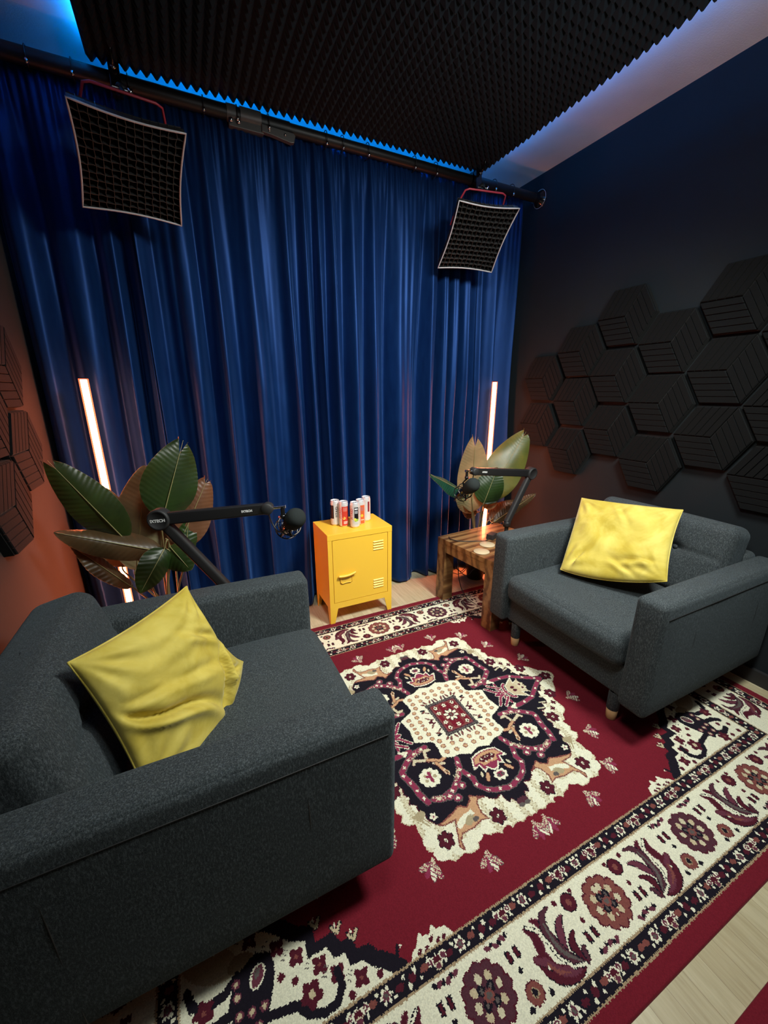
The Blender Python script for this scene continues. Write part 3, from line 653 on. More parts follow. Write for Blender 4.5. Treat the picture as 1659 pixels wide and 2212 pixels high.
# ------------------------------------------------------------------ armchairs (faces local +x, origin on the floor under its middle)
def make_chair(label):
    r=empty('armchair',(0,0,0),label=label,cat='armchair'); F=M['fabric']
    def seamline(q,pts,w=.0016): q.tube(pts,w,6,mi=0)
    for s in (-1,1):
        def shape(P,s=s):
            P=P.copy(); t=(P.z+.245)/.49
            return P
        q=MB().rbox(.445,.056,.245,.022,Matrix.Translation((0,s*.389,.395)),crown=(.004,.006,.006),n=8,k=5)
        a=q.build('armrest',F,r,weld=True)
        sm=MB(); yy=s*.4455
        sm.tube([(-.44,yy,.585),(-.2,yy*1.004,.588),(.1,yy*1.006,.588),(.42,yy,.585)],.0016,6)
        for x in SEAMX: sm.tube([(x,yy,.585),(x+.004,yy*1.008,.45),(x+.006,yy*1.004,.30),(x+.008,yy,.165)],.0016,6)
        sm.build('seam',M['cloth'],a)
    q=MB().rbox(.42,.34,.075,.012,Matrix.Translation((-.02,0,.225)),n=4,k=3); q.build('base_frame',F,r,weld=True)
    q=MB().rbox(.055,.34,.235,.03,Matrix.Translation((-.385,0,.42)),n=4,k=4); q.build('back_frame',F,r,weld=True)
    # seat cushion
    def sc(P):
        P=P.copy(); P.z+=.004*math.sin(P.x*9)*math.sin(P.y*7); return P
    q=MB().rbox(.365,.326,.074,.048,Matrix.Translation((.088,0,.366)),crown=(.010,.002,.012),n=14,k=6,fn=sc); c=q.build('seat_cushion',F,r,weld=True)
    
    # back cushion: reclined, tufted
    tuft=[(u,v) for u in (-.11,.11) for v in (.03,)]
    def bc(P):
        P=P.copy()
        if P.x>0:
            for u,v in tuft:
                d=math.hypot(P.y-u*1.0,P.z-v); P.x-=.030*math.exp(-(d/.030)**2)+.010*math.exp(-(d/.09)**2)
            P.x-=.008*math.exp(-((P.z-.03)/.010)**2)*(abs(P.y)<.30)+.006*math.exp(-(abs(P.y)/.008)**2)
        return P
    Mb=Matrix.Translation((-.262,0,.595))@Matrix.Rotation(-math.radians(14),4,'Y')
    q=MB().rbox(.085,.328,.192,.045,Mb,crown=(.022,.0,.006),n=26,k=6,fn=bc); c=q.build('back_cushion',F,r,weld=True)
    for u,v in tuft: MB().lathe([(0,.006),(.008,.004),(.011,0),(.010,-.004)],14,Mb@Matrix.Translation((.070,u,v))@Matrix.Rotation(PI/2,4,'Y')).build('tuft_button',F,c)
    for sx in (-.335,.395-.02):
        for sy in (-1,1):
            x,y=(sx,sy*.29); lg=empty_part=MB().lathe([(.0245,.15),(.0245,.062),(.0235,.060)],20,Matrix.Translation((x,y,0))).build('leg',F,r)
            MB().lathe([(.0,.001),(.019,.001),(.0205,.003),(.0238,.061),(.0,.061)],20,Matrix.Translation((x,y,.009 if True else 0))).build('leg_tip',M['beech'],lg,label='light beech leg tip')
    return r
chL=make_chair('charcoal grey armchair in the left foreground, turned to the right'); chL.location=(-.085,1.113,0)
chR=copy_tree(chL); _bk=[o for o in chL.children if o.name.startswith('back_cushion')][0]; _bk.location=(-.035,.0,-.022); chR.location=(1.868,1.113,0); chR.rotation_euler=(0,0,PI); chR['label']='charcoal grey armchair at the right wall beside the wooden side table'
# ------------------------------------------------------------------ velvet cushions
def make_pillow(c4,label,th=.075,seed=0,folds=(),sag=(0,0,0),bow=(.06,.06,.06,.06)):
    """c4: A top-left, B top-right, C bottom-right, D bottom-left (world)"""
    A,B,Cc,D=[Vector(p) for p in c4]; ctr=(A+B+Cc+D)/4; nrm=((B-A).cross(D-A)).normalized()
    if nrm.dot(EYE-ctr)<0: nrm=-nrm
    n=64; rr=random.Random(seed)
    root=empty('throw_pillow',ctr-Vector((0,0,.2)),label=label,cat='pillow'); O=root.location
    V=[];F=[]
    def pt(u,v,s):
        # edges bow inwards between the pointed corners
        uu=u*2-1; vv=v*2-1; ex=bow[1] if uu>0 else bow[3]; ey=bow[2] if vv>0 else bow[0]
        x=uu*(1-ex*(1-vv**2)*uu**2); y=vv*(1-ey*(1-uu**2)*vv**2)
        U_=(x+1)/2; V_=(y+1)/2
        p=A*(1-U_)*(1-V_)+B*U_*(1-V_)+Cc*U_*V_+D*(1-U_)*V_
        k=max(0,(1-uu**2))*max(0,(1-vv**2)); h=th*k**.42*(.85+.15*(uu*uu+vv*vv))
        q=Vector((uu*1.9+seed,vv*1.9,seed*.7+s))
        w=noise.noise(q*1.3)*.016*k**.4
        # radial puckers from the corners and soft diagonal creases
        for cu,cv in ((-1,-1),(1,-1),(1,1),(-1,1)):
            d=math.hypot(uu-cu,vv-cv); a=math.atan2(vv-cv,uu-cu); w+=.0055*math.sin(a*13+seed)*math.exp(-((d-.45)/.28)**2)
        for (fu,fv,ang,wd,dep,ln) in folds:
            dx,dy=uu-fu,vv-fv; l=dx*math.cos(ang)+dy*math.sin(ang); t=-dx*math.sin(ang)+dy*math.cos(ang)+.12*math.sin(l*3)
            if s>0: w+=(-dep*math.exp(-(t/wd)**2)+dep*.7*math.exp(-((t-wd*1.7)/wd)**2))*math.exp(-(l/ln)**2)
        w+=noise.noise(Vector((uu*6+vv*2,vv*4,seed)))*.004*k**.3
        p=p+nrm*(s*h+w*min(1,k*4))
        p=p+Vector(sag)*(1-(1-k)**2)
        return p-O
    for s in (1,-1):
        b=len(V)
        for j in range(n+1):
            for i in range(n+1): V.append(pt(.5-.5*math.cos(PI*i/n)*1.0,.5-.5*math.cos(PI*j/n),s))
        for j in range(n):
            for i in range(n):
                a=b+j*(n+1)+i; q4=(a,a+1,a+n+2,a+n+1); F.append(q4)
    q=MB().add(V,F,None,0,True); q.build('cover',M['pillow'],root,weld=True)
    E=[pt(.5-.5*math.cos(PI*i/n),0,0) for i in range(n+1)]+[pt(1,.5-.5*math.cos(PI*i/n),0) for i in range(1,n+1)]+[pt(.5+.5*math.cos(PI*i/n),1,0) for i in range(1,n+1)]+[pt(0,.5+.5*math.cos(PI*i/n),0) for i in range(1,n)]
    MB().tube(E,.0028,6,closed=True).build('edge_seam',M['pillow'],root)
    return root
make_pillow([at(147,1432,'z',.785),at(403,1267,'z',.80),at(524,1430,'z',.490),at(313,1708,'z',.46)],'mustard yellow velvet pillow slumped in the left armchair',th=.070,seed=3.3,
    folds=((-.38,.34,.80,.065,.034,.72),(.45,.62,-.70,.055,.034,.42),(.15,.15,.75,.09,.013,.5),(.55,-.25,1.05,.07,.015,.4),(-.55,-.1,.6,.06,.012,.3),(.1,-.55,.35,.12,.010,.5),(.75,.75,.9,.05,.016,.2)),sag=(.01,0,-.012),bow=(.07,.20,-.42,.06))
def fr(c_,Rx,Rz,s): c_,Rx,Rz=Vector(c_),Vector(Rx),Vector(Rz); return [c_-Rx*s+Rz*s,c_+Rx*s+Rz*s,c_+Rx*s-Rz*s,c_-Rx*s-Rz*s]
make_pillow([at(1257,1076,'x',1.955),at(1475,1102,'x',2.03),at(1440,1256,'x',1.80),at(1211,1230,'x',1.66)],'mustard yellow velvet pillow propped upright in the right armchair',th=.068,seed=8.1,
    folds=((.45,.62,.2,.06,.016,.35),(.30,.80,.9,.05,.012,.3),(.05,-.55,1.4,.05,.010,.3),(-.7,.75,-.7,.05,.016,.3)),bow=(.05,.06,-.14,.02))
# ------------------------------------------------------------------ yellow locker cabinet
LX,LY,LW,LD,LH=.632,2.043,.412,.285,.584
def locker():
    r=empty('locker_cabinet',(LX+LW/2,LY+LD/2,0),label='small yellow steel locker cabinet standing on the floor before the blue curtain',cat='cabinet'); hw,hd=LW/2,LD/2; Y=M['yellow']; z0=.105
    b=MB(); t=.012
    b.box(-hw,-hw+t,-hd,hd,z0,LH-.03); b.box(hw-t,hw,-hd,hd,z0,LH-.03); b.box(-hw+t,hw-t,hd-t,hd-.0003,z0+t,LH-.03); b.box(-hw+t,hw-t,-hd+.0003,hd-.0003,z0+.0003,z0+t)
    b.box(-hw+t,-hw+.026,-hd+.0004,-hd+.02,z0+t,LH-.036); b.box(hw-.026,hw-t,-hd+.0004,-hd+.02,z0+t,LH-.036); b.box(-hw+.026,hw-.026,-hd+.0004,-hd+.02,z0+t,z0+.038)
    b.build('body',Y,r)
    MB().box(-hw-.001,hw+.001,-hd-.001,hd+.001,LH-.036,LH).build('top_panel',Y,r,bevel=.002)
    MB().box(-hw+.02,hw-.02,-hd+.014,-hd+.016,z0+.03,LH-.037).build('gap_shade_sheet',M['gap'],r)  # dark sheet behind the door, shade of the gap put into its colour
    dx0,dx1,dz0,dz1=-hw+.0288,hw-.0288,z0+.0408,LH-.0388
    d=MB().box(dx0,dx1,-hd+.0005,-hd+.012,dz0,dz1).build('door',Y,r,bevel=.001)
    for zc in (dz1-.075,dz0+.070):
        for i in range(4):
            z=zc+(i-1.5)*.0165; q=MB(); x0,x1=dx1-.098,dx1-.028; y=-hd+.0005
            q.add([(x0,y,z),(x1,y,z),(x1,y,z+.008),(x0,y,z+.008),(x0+.002,y-.0055,z+.0015),(x1-.002,y-.0055,z+.0015)],[(0,4,5,1),(4,3,2,5),(0,3,4),(1,5,2)]); q.build('louvre',Y,d)
    hx,hz=dx0+.078,dz0+.170
    h=MB(); h.box(hx-.040,hx+.040,-hd-.003,-hd+.0005,hz-.046,hz+.006); hb=h.build('latch_plate',Y,d,bevel=.003)
    lv=MB(); lv.add([],[]); n=12
    pts=[(hx-.050+.105*i/n, -hd-.014-.004*math.sin(PI*i/n), hz+.005-.006*math.sin(PI*i/n)+.010*(i/n)) for i in range(n+1)]
    lv.tube(pts,[.0075]*(n+1),10); lv.box(hx-.040,hx-.030,-hd-.012,-hd,hz-.006,hz+.006); lv.box(hx+.030,hx+.040,-hd-.012,-hd,hz-.004,hz+.010); lv.build('handle',Y,d)
    fr_=MB(); fr_.tube([(hx-.036,-hd-.0048,hz-.010),(hx-.036,-hd-.0048,hz-.040),(hx-.025,-hd-.0048,hz-.048),(hx,-hd-.0048,hz-.044),(hx+.028,-hd-.0048,hz-.046),(hx+.036,-hd-.0048,hz-.036),(hx+.036,-hd-.0048,hz-.008)],.0028,8); fr_.build('card_frame',Y,d)
    MB().box(hx-.031,hx+.031,-hd-.0036,-hd-.003,hz-.038,hz-.010).build('card_slot',mat('paler yellow plate',(.80,.50,.06),.5),d)
    for sx in (-1,1):
        for sy in (-1,1):
            q=MB(); x=sx*hw; y=sy*hd; w=.050; w2=.026; tk=.004
            # angle-iron leg: two tapering plates
            q.add([(x,y,z0+.001),(x-sx*w,y,z0+.001),(x-sx*w2,y,0),(x,y,0),(x,y-sy*tk,z0+.001),(x-sx*w,y-sy*tk,z0+.001),(x-sx*w2,y-sy*tk,0),(x,y-sy*tk,0)],[(0,1,2,3),(4,7,6,5),(0,4,5,1),(1,5,6,2),(2,6,7,3),(3,7,4,0)])
            ya=y-sy*tk; q.add([(x,ya,z0+.001),(x,y-sy*w,z0+.001),(x,y-sy*w2,0),(x,ya,0),(x-sx*tk,ya,z0+.001),(x-sx*tk,y-sy*w,z0+.001),(x-sx*tk,y-sy*w2,0),(x-sx*tk,ya,0)],[(0,1,2,3),(4,7,6,5),(0,4,5,1),(1,5,6,2),(2,6,7,3),(3,7,4,0)])
            q.build('leg',Y,r)
    return r
locker()
# ------------------------------------------------------------------ text helper
def text_mesh(s,size,depth=.0004,bold=0,fine=False):
    cu=bpy.data.curves.new('t','FONT'); cu.body=s; cu.size=size; cu.extrude=depth; cu.align_x='CENTER'; cu.align_y='CENTER'; cu.offset=bold
    o=bpy.data.objects.new('t',cu); C.objects.link(o); dg=bpy.context.evaluated_depsgraph_get(); dg.update()
    me=bpy.data.meshes.new_from_object(o.evaluated_get(dg)); V=[v.co.copy() for v in me.vertices]; Fc=[tuple(p.vertices) for p in me.polygons]
    bpy.data.objects.remove(o)
    if fine:
        bm=bmesh.new(); bm.from_mesh(me); bmesh.ops.triangulate(bm,faces=bm.faces); bmesh.ops.subdivide_edges(bm,edges=[e for e in bm.edges if e.calc_length()>.003],cuts=3,use_grid_fill=True); bmesh.ops.triangulate(bm,faces=bm.faces); bm.to_mesh(me); bm.free(); V=[v.co.copy() for v in me.vertices]; Fc=[tuple(p.vertices) for p in me.polygons]
    return V,Fc
# ------------------------------------------------------------------ cans
CR,CH=.0285,.157
def make_can(x,y,label,turn,panels,text,tcol,tang,fruit=None,bottom=None,top=None):
    r=empty('drink_can',(x,y,LH),math.atan2(-y,-x)+turn,label=label,cat='can',group='slim cans on the yellow cabinet')
    cols=[(.64,.64,.63)]+[p[4] for p in panels]+([bottom] if bottom else []); ms=[mat('can print',c_,.28,metal=.15) for c_ in cols]
    n=64; zs=[.010+(CH-.026)*i/44 for i in range(45)]; V=[];F=[];mi=[]
    for z in zs:
        for k in range(n): a=2*PI*k/n; V.append((CR*math.cos(a),CR*math.sin(a),z))
    q=MB()
    for j in range(44):
        for k in range(n):
            a=(math.degrees(2*PI*(k+.5)/n)+180)%360-180; t=(j+.5)/44; m_=0
            if bottom and t<.22: m_=len(panels)+1
            for pi_,(a0,a1,t0,t1,_c) in enumerate(panels):
                if a0<=a<=a1 and t0<=t<=t1: m_=pi_+1
            F.append(((j*n+k),(j*n+(k+1)%n),((j+1)*n+(k+1)%n),((j+1)*n+k))); mi.append(m_)
    q.v=[Vector(v) for v in V]; q.f=[list(f) for f in F]; q.m=mi; q.s=[True]*len(F)
    q.build('printed_body',ms,r)
    LM=M['lid']
    MB().lathe([(0,.004),(.018,.004),(.021,0),(.0225,.001),(.0255,.006),(CR,.010)],40).build('base_rim',M['lid'],r)
    lid=MB().lathe([(CR,CH-.016),(.0262,CH-.007),(.0258,CH-.001),(.0248,CH),(.0238,CH-.001),(.0232,CH-.006),(0,CH-.0055)],40).build('lid',M['lid'],r)
    MB().tube([(.002+.011*math.cos(w),.007*math.sin(w),CH-.0035) for w in [2*PI*k/20 for k in range(20)]],.0012,6,closed=True).build('pull_tab',M['chrome'],lid)
    V,Fc=text_mesh(text,.0235,0,.0003,True)
    W=[]
    for v in V:
        a=math.radians(tang)+v.y/CR*1.0; W.append(((CR+.0004)*math.cos(a),(CR+.0004)*math.sin(a),CH*.56+v.x*.95))
    # text runs upward: x -> z, y -> angle (reads bottom to top)
    W=[((CR+.0005)*math.cos(math.radians(tang)-v.y/CR),(CR+.0005)*math.sin(math.radians(tang)-v.y/CR),CH*.56+v.x*.95) for v in V]
    MB().add(W,Fc).build('lettering',mat('can lettering',tcol,.4),r)
    if fruit:
        q=MB()
        for (a,z,rad,mi_) in fruit[1]:
            n2=18; ctr=(math.radians(a),z)
            W=[((CR+.0006)*math.cos(ctr[0]),(CR+.0006)*math.sin(ctr[0]),ctr[1])]+[((CR+.0005)*math.cos(ctr[0]+rad/CR*math.cos(w)),(CR+.0005)*math.sin(ctr[0]+rad/CR*math.cos(w)),ctr[1]+rad*math.sin(w)) for w in [2*PI*k/n2 for k in range(n2)]]
            q.add(W,[(0,k+1,(k+1)%n2+1) for k in range(n2)],None,mi_)
        q.build('fruit_print',[mat('fruit print',c_,.4) for c_ in fruit[0]],r)
    return r
BK=(.012,.010,.012); RD=(.62,.055,.035); OR=(.70,.13,.04)
# angles: 0 faces the photographer, negative is to the left as one looks at the can
def A_(a): return a
make_can(.742,2.214,'white slim drink can with a black panel and black lettering, leftmost on the cabinet',0,[(-78,-18,.28,.92,BK)],'FITAID',(.06,.06,.07),22)
make_can(.779,2.166,'slim can with a wide red panel and yellow fruit slice, second from the left',0,[(-22,100,0,.90,RD),(0,50,.10,.13,(.80,.62,.58)),(0,55,.17,.20,(.80,.62,.58)),(-5,50,.68,.86,(.66,.18,.14))],'FITAID',(.62,.10,.14),-42,fruit=(((.85,.62,.12),RD),[(4,.058,.0095,0),(1,.061,.0070,1)]))
make_can(.833,2.120,'white slim can with a black panel over green and yellow limes, frontmost on the cabinet',0,[(-8,52,.33,.90,BK),(2,42,.62,.76,(.32,.34,.36)),(2,42,.80,.86,(.7,.72,.74)),(5,45,.20,.21,(.25,.25,.28)),(5,45,.12,.13,(.5,.5,.5))],'FITAID',(.48,.03,.05),-36,fruit=(((.75,.72,.10),(.30,.50,.04),(.62,.68,.12)),[(4,.055,.0085,0),(18,.049,.0090,2),(34,.051,.0070,1),(12,.047,.0060,1)]))
make_can(.886,2.160,'slim can with an orange red panel and yellow fruit ring, behind the frontmost can',0,[(2,60,0,.88,OR),(8,45,.62,.80,(.55,.16,.13)),(5,50,.17,.21,(.85,.60,.45))],'FITAID',(.10,.12,.12),-22,fruit=(((.85,.55,.05),(.50,.35,.02)),[(20,.061,.0085,0),(20,.061,.0035,1)]))
make_can(.945,2.210,'white slim can with red lettering, at the back right of the can group',0,[(22,48,.42,.90,(.25,.02,.03))],'FITAID',(.48,.03,.05),-28)
# ------------------------------------------------------------------ side table
TX0,TX1,TY0,TY1,TH=1.400,1.955,1.577,2.088,.447
def side_table():
    cx,cy=(TX0+TX1)/2+.024,(TY0+TY1)/2+.006; r=empty('side_table',(cx,cy,0),label='low solid sheesham wood side table behind the right armchair',cat='table'); r.rotation_euler=(0,0,math.radians(5.5)); hx,hy=(TX1-TX0)/2,(TY1-TY0)/2; L=.078; W=M['wood']
    MB().box(-hx+L,hx-L,-hy,hy,TH-.030,TH).build('tabletop',W,r,bevel=.0015)
    for x in (-hx,hx-L): MB().box(x,x+L,-hy+L,hy-L,TH-.030,TH-.0005).build('end_board',W,r,bevel=.0015)
    for sx in (-1,1):
        for sy in (-1,1):
            x0=sx*hx-(L if sx>0 else 0); y0=sy*hy-(L if sy>0 else 0); zb=.0106
            MB().box(x0,x0+L,y0,y0+L,zb,TH+.0003).build('leg',W,r,bevel=.002)
    for x in (-hx+.004,hx-.028): MB().box(x,x+.024,-hy+L,hy-L,TH-.088,TH-.030).build('apron',W,r,bevel=.001)
    for y in (-hy+.004,hy-.028): MB().box(-hx+L,hx-L,y,y+.024,TH-.088,TH-.030).build('apron',W,r,bevel=.001)
side_table()
for (px,py),lb,z in (((1040,1192),'pale round coaster on the side table, nearer the table edge',0),((1056,1181),'pale round coaster on the side table, half tucked behind the other coaster',0)):
    p=at(px,py,'z',TH); x,y=p.x,p.y
    if 'half' in lb: x,y=x+.012,y+.030
    o=MB().lathe([(0,0),(.047,0),(.0475,.002),(.046,.0045),(0,.0045)],44).build('coaster',M['cork']); o.location=(x,y,TH+.0004); tag(o,lb,'coaster')
# ------------------------------------------------------------------ cables and adapter
p=at(1062,1163,'z',TH)
ad=empty('power_adapter',(p.x,p.y,TH+.0005),.4,label='black power adapter brick lying on the side table with its cable',cat='adapter')
MB().box(-.034,.034,-.024,.024,0,.034).build('brick',M['blackm'],ad,bevel=.004)
cb=spline([(-.034,0,.016),(-.07,.004,.004),(-.13,.06,.003),(-.19,.13,.003),(-.20,.19,.004),(-.14,.24,-.02),(-.12,.26,-.2)],8)
MB().tube(cb,.0028,8).build('cable',M['cable'],ad)
def cable(P,label,r=.003,grp=None): o=MB().tube(spline(P,8),r,8).build('cable',M['cable']); tag(o,label,'cable',grp); return o
u=lambda px,py,Y: at(px,py,'y',Y)
cable([u(992,1222,1.98)+Vector((0,0,.05)),u(990,1235,1.97),u(993,1258,1.95),u(1000,1278,1.93),Vector((1.57,1.90,.013)),Vector((1.60,1.70,.013)),Vector((1.75,1.62,.013))],'black cable dropping from under the side table onto the rug')
cable([u(985,1228,1.99),u(995,1234,2.0),u(1004,1227,2.0),u(1008,1217,2.0),u(1010,1213,2.0)],'black cable loop hanging right under the near edge of the side table',.0025)
cable([u(975,1236,2.02),u(990,1240,2.01),u(1003,1233,2.0),u(1009,1222,2.0)],'lowest black cable loop under the side table, bulging to the left',.0025)
cable([u(975,1225,2.02),u(988,1229,2.03),u(1000,1240,2.03),u(1010,1243,2.02),u(1022,1231,2.0),u(1040,1222,1.95)],'black cable sagging low and to the right under the side table',.0025)
pw=empty('power_strip',(1.555,1.985,TH-.135),.25,label='black power strip fixed under the side table at its left leg',cat='power strip')
MB().box(-.07,.07,-.028,.028,0,.044).build('body',M['blackm'],pw,bevel=.004)
for i in range(3): MB().lathe([(.0,-.030),(.013,-.030),(.013,.002),(0,.002)],16,Matrix.Translation((-.04+.04*i,0,.0))).build('plug',M['blackm'],pw)
# ------------------------------------------------------------------ glowing corner tubes
glow=mat('warm red led diffuser',(0,0,0),emit=(1,.13,.045),es=LED_E); hot=mat('led core',(0,0,0),emit=(1,.21,.085),es=LED_C)
_n=NT(glow); tr=_n.n('ShaderNodeBsdfTransparent'); mx=_n.n('ShaderNodeMixShader'); mx.inputs[0].default_value=.55
out=[x for x in _n.t.nodes if x.type=='OUTPUT_MATERIAL'][0]; _n.l(tr.outputs[0],mx.inputs[1]); _n.l(_n.b.outputs[0],mx.inputs[2]); _n.l(mx.outputs[0],out.inputs[0])
def led_lamp(x,y,label,h=1.425):
    r=empty('corner_lamp',(x,y,0),label=label,cat='floor lamp')
    MB().lathe([(0,0),(.085,0),(.085,.008),(.06,.014),(.012,.018),(.012,.03),(0,.03)],32).build('base',M['black'],r)
    d=Vector((.4-x,.2-y,0)).normalized()
    MB().tube([(0,0,.03),(0,0,h)],.0125,14).build('light_core',hot,r)
    MB().tube([(0,0,.03),(0,0,h+.004)],.0190,16).build('diffuser',glow,r)
    MB().tube([(-d.x*.023,-d.y*.023,.02),(-d.x*.023,-d.y*.023,h+.005)],.005,8).build('back_rail',M['black'],r)
    MB().lathe([(0,h+.008),(.013,h+.008),(.0165,h+.004),(.0165,h),(0,h)],16).build('end_cap',M['black'],r)
pL=at(180,820,'y',2.26); pR=at(1069,826,'y',2.285)
led_lamp(pL.x,pL.y,'tall glowing red orange light tube behind the left plant',pL.z)
led_lamp(pR.x,pR.y,'tall glowing red orange light tube behind the right plant and side table',pR.z)
# ------------------------------------------------------------------ plants
def leaf_mb(base,tip,hw,roll=0,arch=.0,curl=.25,notch=0,ripple=.0011,tw=0,seed=0,off=Vector((0,0,0))):
    base,tip=Vector(base),Vector(tip); ax=tip-base; L=ax.length; d=ax.normalized(); view=((base+tip)/2-EYE).normalized()
    w=d.cross(view).normalized(); nr=w.cross(d).normalized()
    if nr.dot(view)>0: nr=-nr
    nl,nw=120,16; V=[];F=[];mi=[]
    for side,dz in ((0,.0012),(1,-.0012)):
        b=len(V)
        for i in range(nl+1):
            t=i/nl; prof=(math.sin(PI*min(1,t**.82))**.62)*(1-.18*t) if t<1 else 0
            prof=max(prof,.012)
            a=roll+tw*(t-.5); wd=w*math.cos(a)+nr*math.sin(a); nn=nr*math.cos(a)-w*math.sin(a)
            c=base+d*L*t+nr*arch*math.sin(PI*t)
            for j in range(nw+1):
                s=-1+2*j/nw; x=s*hw*prof
                lift=-curl*abs(s)**1.6*hw*prof+ (.10*hw*prof*(1-abs(s)) if True else 0)*-.6
                rip=ripple*math.sin((t*L-abs(x)*.55)*2*PI/.021+seed)*(abs(s)**.5)*min(1,prof*3)+.006*math.sin(t*9+seed+s*2)*abs(s)
                p=c+wd*x+nn*(lift+rip+dz)
                if notch and t>1-notch: # split tip: the two halves part
                    k=(t-(1-notch))/notch; xi=hw*.17*k; xo=max(xi+hw*.01,hw*prof*(1-.0*k)); xx=(xi+(xo-xi)*(s if s>=0 else (-s-2/nw)/(1-2/nw)))*(1 if s>=0 else -1); p=c+wd*xx+nn*(lift+rip+dz)-(d*L*.035*k if s<0 else Vector((0,0,0)))
                V.append(p-off)
        for i in range(nl):
            for j in range(nw):
                a=b+i*(nw+1)+j; q=(a,a+1,a+nw+2,a+nw+1)
                if notch and i>=nl*(1-notch) and j==nw//2-1: continue
                F.append(q if side==0 else q[::-1]); mi.append(side)
    rib=[base+d*L*t*.97+nr*(arch*math.sin(PI*t)+.0012)-off for t in [k/16 for k in range(17)]]
    return V,F,mi,rib
def plant(name_label,root_xy,z0,leaves,stems,pot_r=.085,pot_h=.17):
    r=empty('potted_plant',(root_xy[0],root_xy[1],0),label=name_label,cat='plant'); off=Vector((root_xy[0],root_xy[1],0))
    MB().lathe([(0,0),(pot_r*.75,0),(pot_r,pot_h),(pot_r*1.04,pot_h),(pot_r*1.04,pot_h-.012),(pot_r*.94,pot_h-.014),(pot_r*.9,pot_h-.03),(0,pot_h-.03)],32).build('pot',M['pot'],r)
    MB().lathe([(0,pot_h-.022),(pot_r*.9,pot_h-.026)],32).build('soil',M['soil'],r)
    for k,(b,t,hw,roll,arch,curl,notch,mats,tw) in enumerate(leaves):
        V,F,mi,rib=leaf_mb(b,t,hw,roll,arch,curl,notch,tw=tw,seed=k*1.7,off=off)
        q=MB(); q.v=V; q.f=[list(f) for f in F]; q.m=mi; q.s=[True]*len(F)
        me=q.mesh('leaf',[M[x] for x in mats]); o=link('leaf',me,r)
        MB().tube(rib,[.0026*(1-.7*i/16) for i in range(17)],6).build('midrib',M['rib'],o)
        b=Vector(b)-off; d=(Vector(t)-Vector(b)-off).normalized() if False else (Vector(t)-off-b).normalized()
        foot=Vector((random.uniform(-.03,.03),random.uniform(-.03,.03),pot_h-.03))
        mid=(b+foot)/2+Vector((b.x-foot.x,b.y-foot.y,0))*-.12
        if stems: MB().tube(spline([foot,mid,b-d*.03,b+d*.01],8),[.0055-.0028*i/24 for i in range(25)],8).build('stem',M['stem'],r)
    return r
G2=('leaf','leafb'); D2=('leafd','leafb'); B2=('leafb','leafd')
def pw_(px,Y,y): # half width in metres of px pixels near depth plane Y
    p=at(px[0],px[1],'y',Y); return y*((p-EYE).dot(FWD))/FPX
def lf(b,t,Y0,Y1,hwpx,roll=0,arch=.0,curl=.25,notch=0,mats=G2,tw=0):
    B=at(*b,'y',Y0); T_=at(*t,'y',Y1); return (B,T_,pw_(((b[0]+t[0])/2,(b[1]+t[1])/2),(Y0+Y1)/2,hwpx),roll,arch,curl,notch,mats,tw)
plant('big leaved plant in front of the left glowing tube, behind the left armchair',(-.20,2.16),0,[
    lf((352,1118),(397,946),1.93,1.99,60,.25,.02,.22,.20,G2),
    lf((272,1168),(96,988),1.90,1.80,48,-.15,.03,.35,.12,G2,.3),
    lf((296,1232),(312,1005),2.04,2.10,56,.1,.0,.15,0,B2),
    lf((352,1222),(338,1040),2.05,2.12,44,.2,.0,.2,0,B2),
    lf((384,1184),(450,1030),2.00,2.06,46,.15,.02,.3,.10,('leafo','leafb'),.2),
    lf((352,1192),(116,1150),1.86,1.78,36,.2,-.02,.75,0,D2,.5),
    lf((285,1268),(148,1175),1.90,1.86,24,.6,.01,.3,0,D2),
    lf((356,1184),(303,1282),1.84,1.76,34,-.3,.02,.3,0,G2),
    lf((366,1180),(412,1232),1.88,1.80,38,.2,.03,.3,0,G2),
    lf((268,1225),(222,1052),2.08,2.12,50,.0,.0,.2,0,B2),
    lf((400,1205),(408,1118),1.96,2.02,24,.3,.0,.2,0,G2),
  ],True)
plant('big leaved plant beside the right glowing tube, behind the side table',(1.845,2.20),0,[
    lf((1020,1105),(1027,938),2.16,2.20,37,.1,.0,.18,.16,('leafb','leafb')),
    lf((1052,1078),(1139,928),2.12,2.14,44,.1,.02,.22,.10,('leafm','leafb')),
    lf((1045,1088),(1075,1010),2.10,2.10,34,.2,.01,.2,0,G2),
    lf((1012,1068),(928,1024),2.08,2.00,21,.9,.0,.5,0,('leaft','leafb')),
    lf((1048,1098),(1070,1062),2.14,2.15,18,0,0,.2,0,B2),
    lf((1066,1128),(1158,1066),2.14,2.12,15,.3,.01,.3,0,D2),
    lf((1058,1125),(1112,1082),2.18,2.18,22,.2,.0,.2,0,D2),
    lf((1020,1106),(984,1062),2.2,2.2,18,.2,.0,.2,0,('leafb','leafb')),
    lf((1030,1108),(1000,1098),2.22,2.24,20,.0,.0,.2,0,D2),
  ],True,.08,.15)
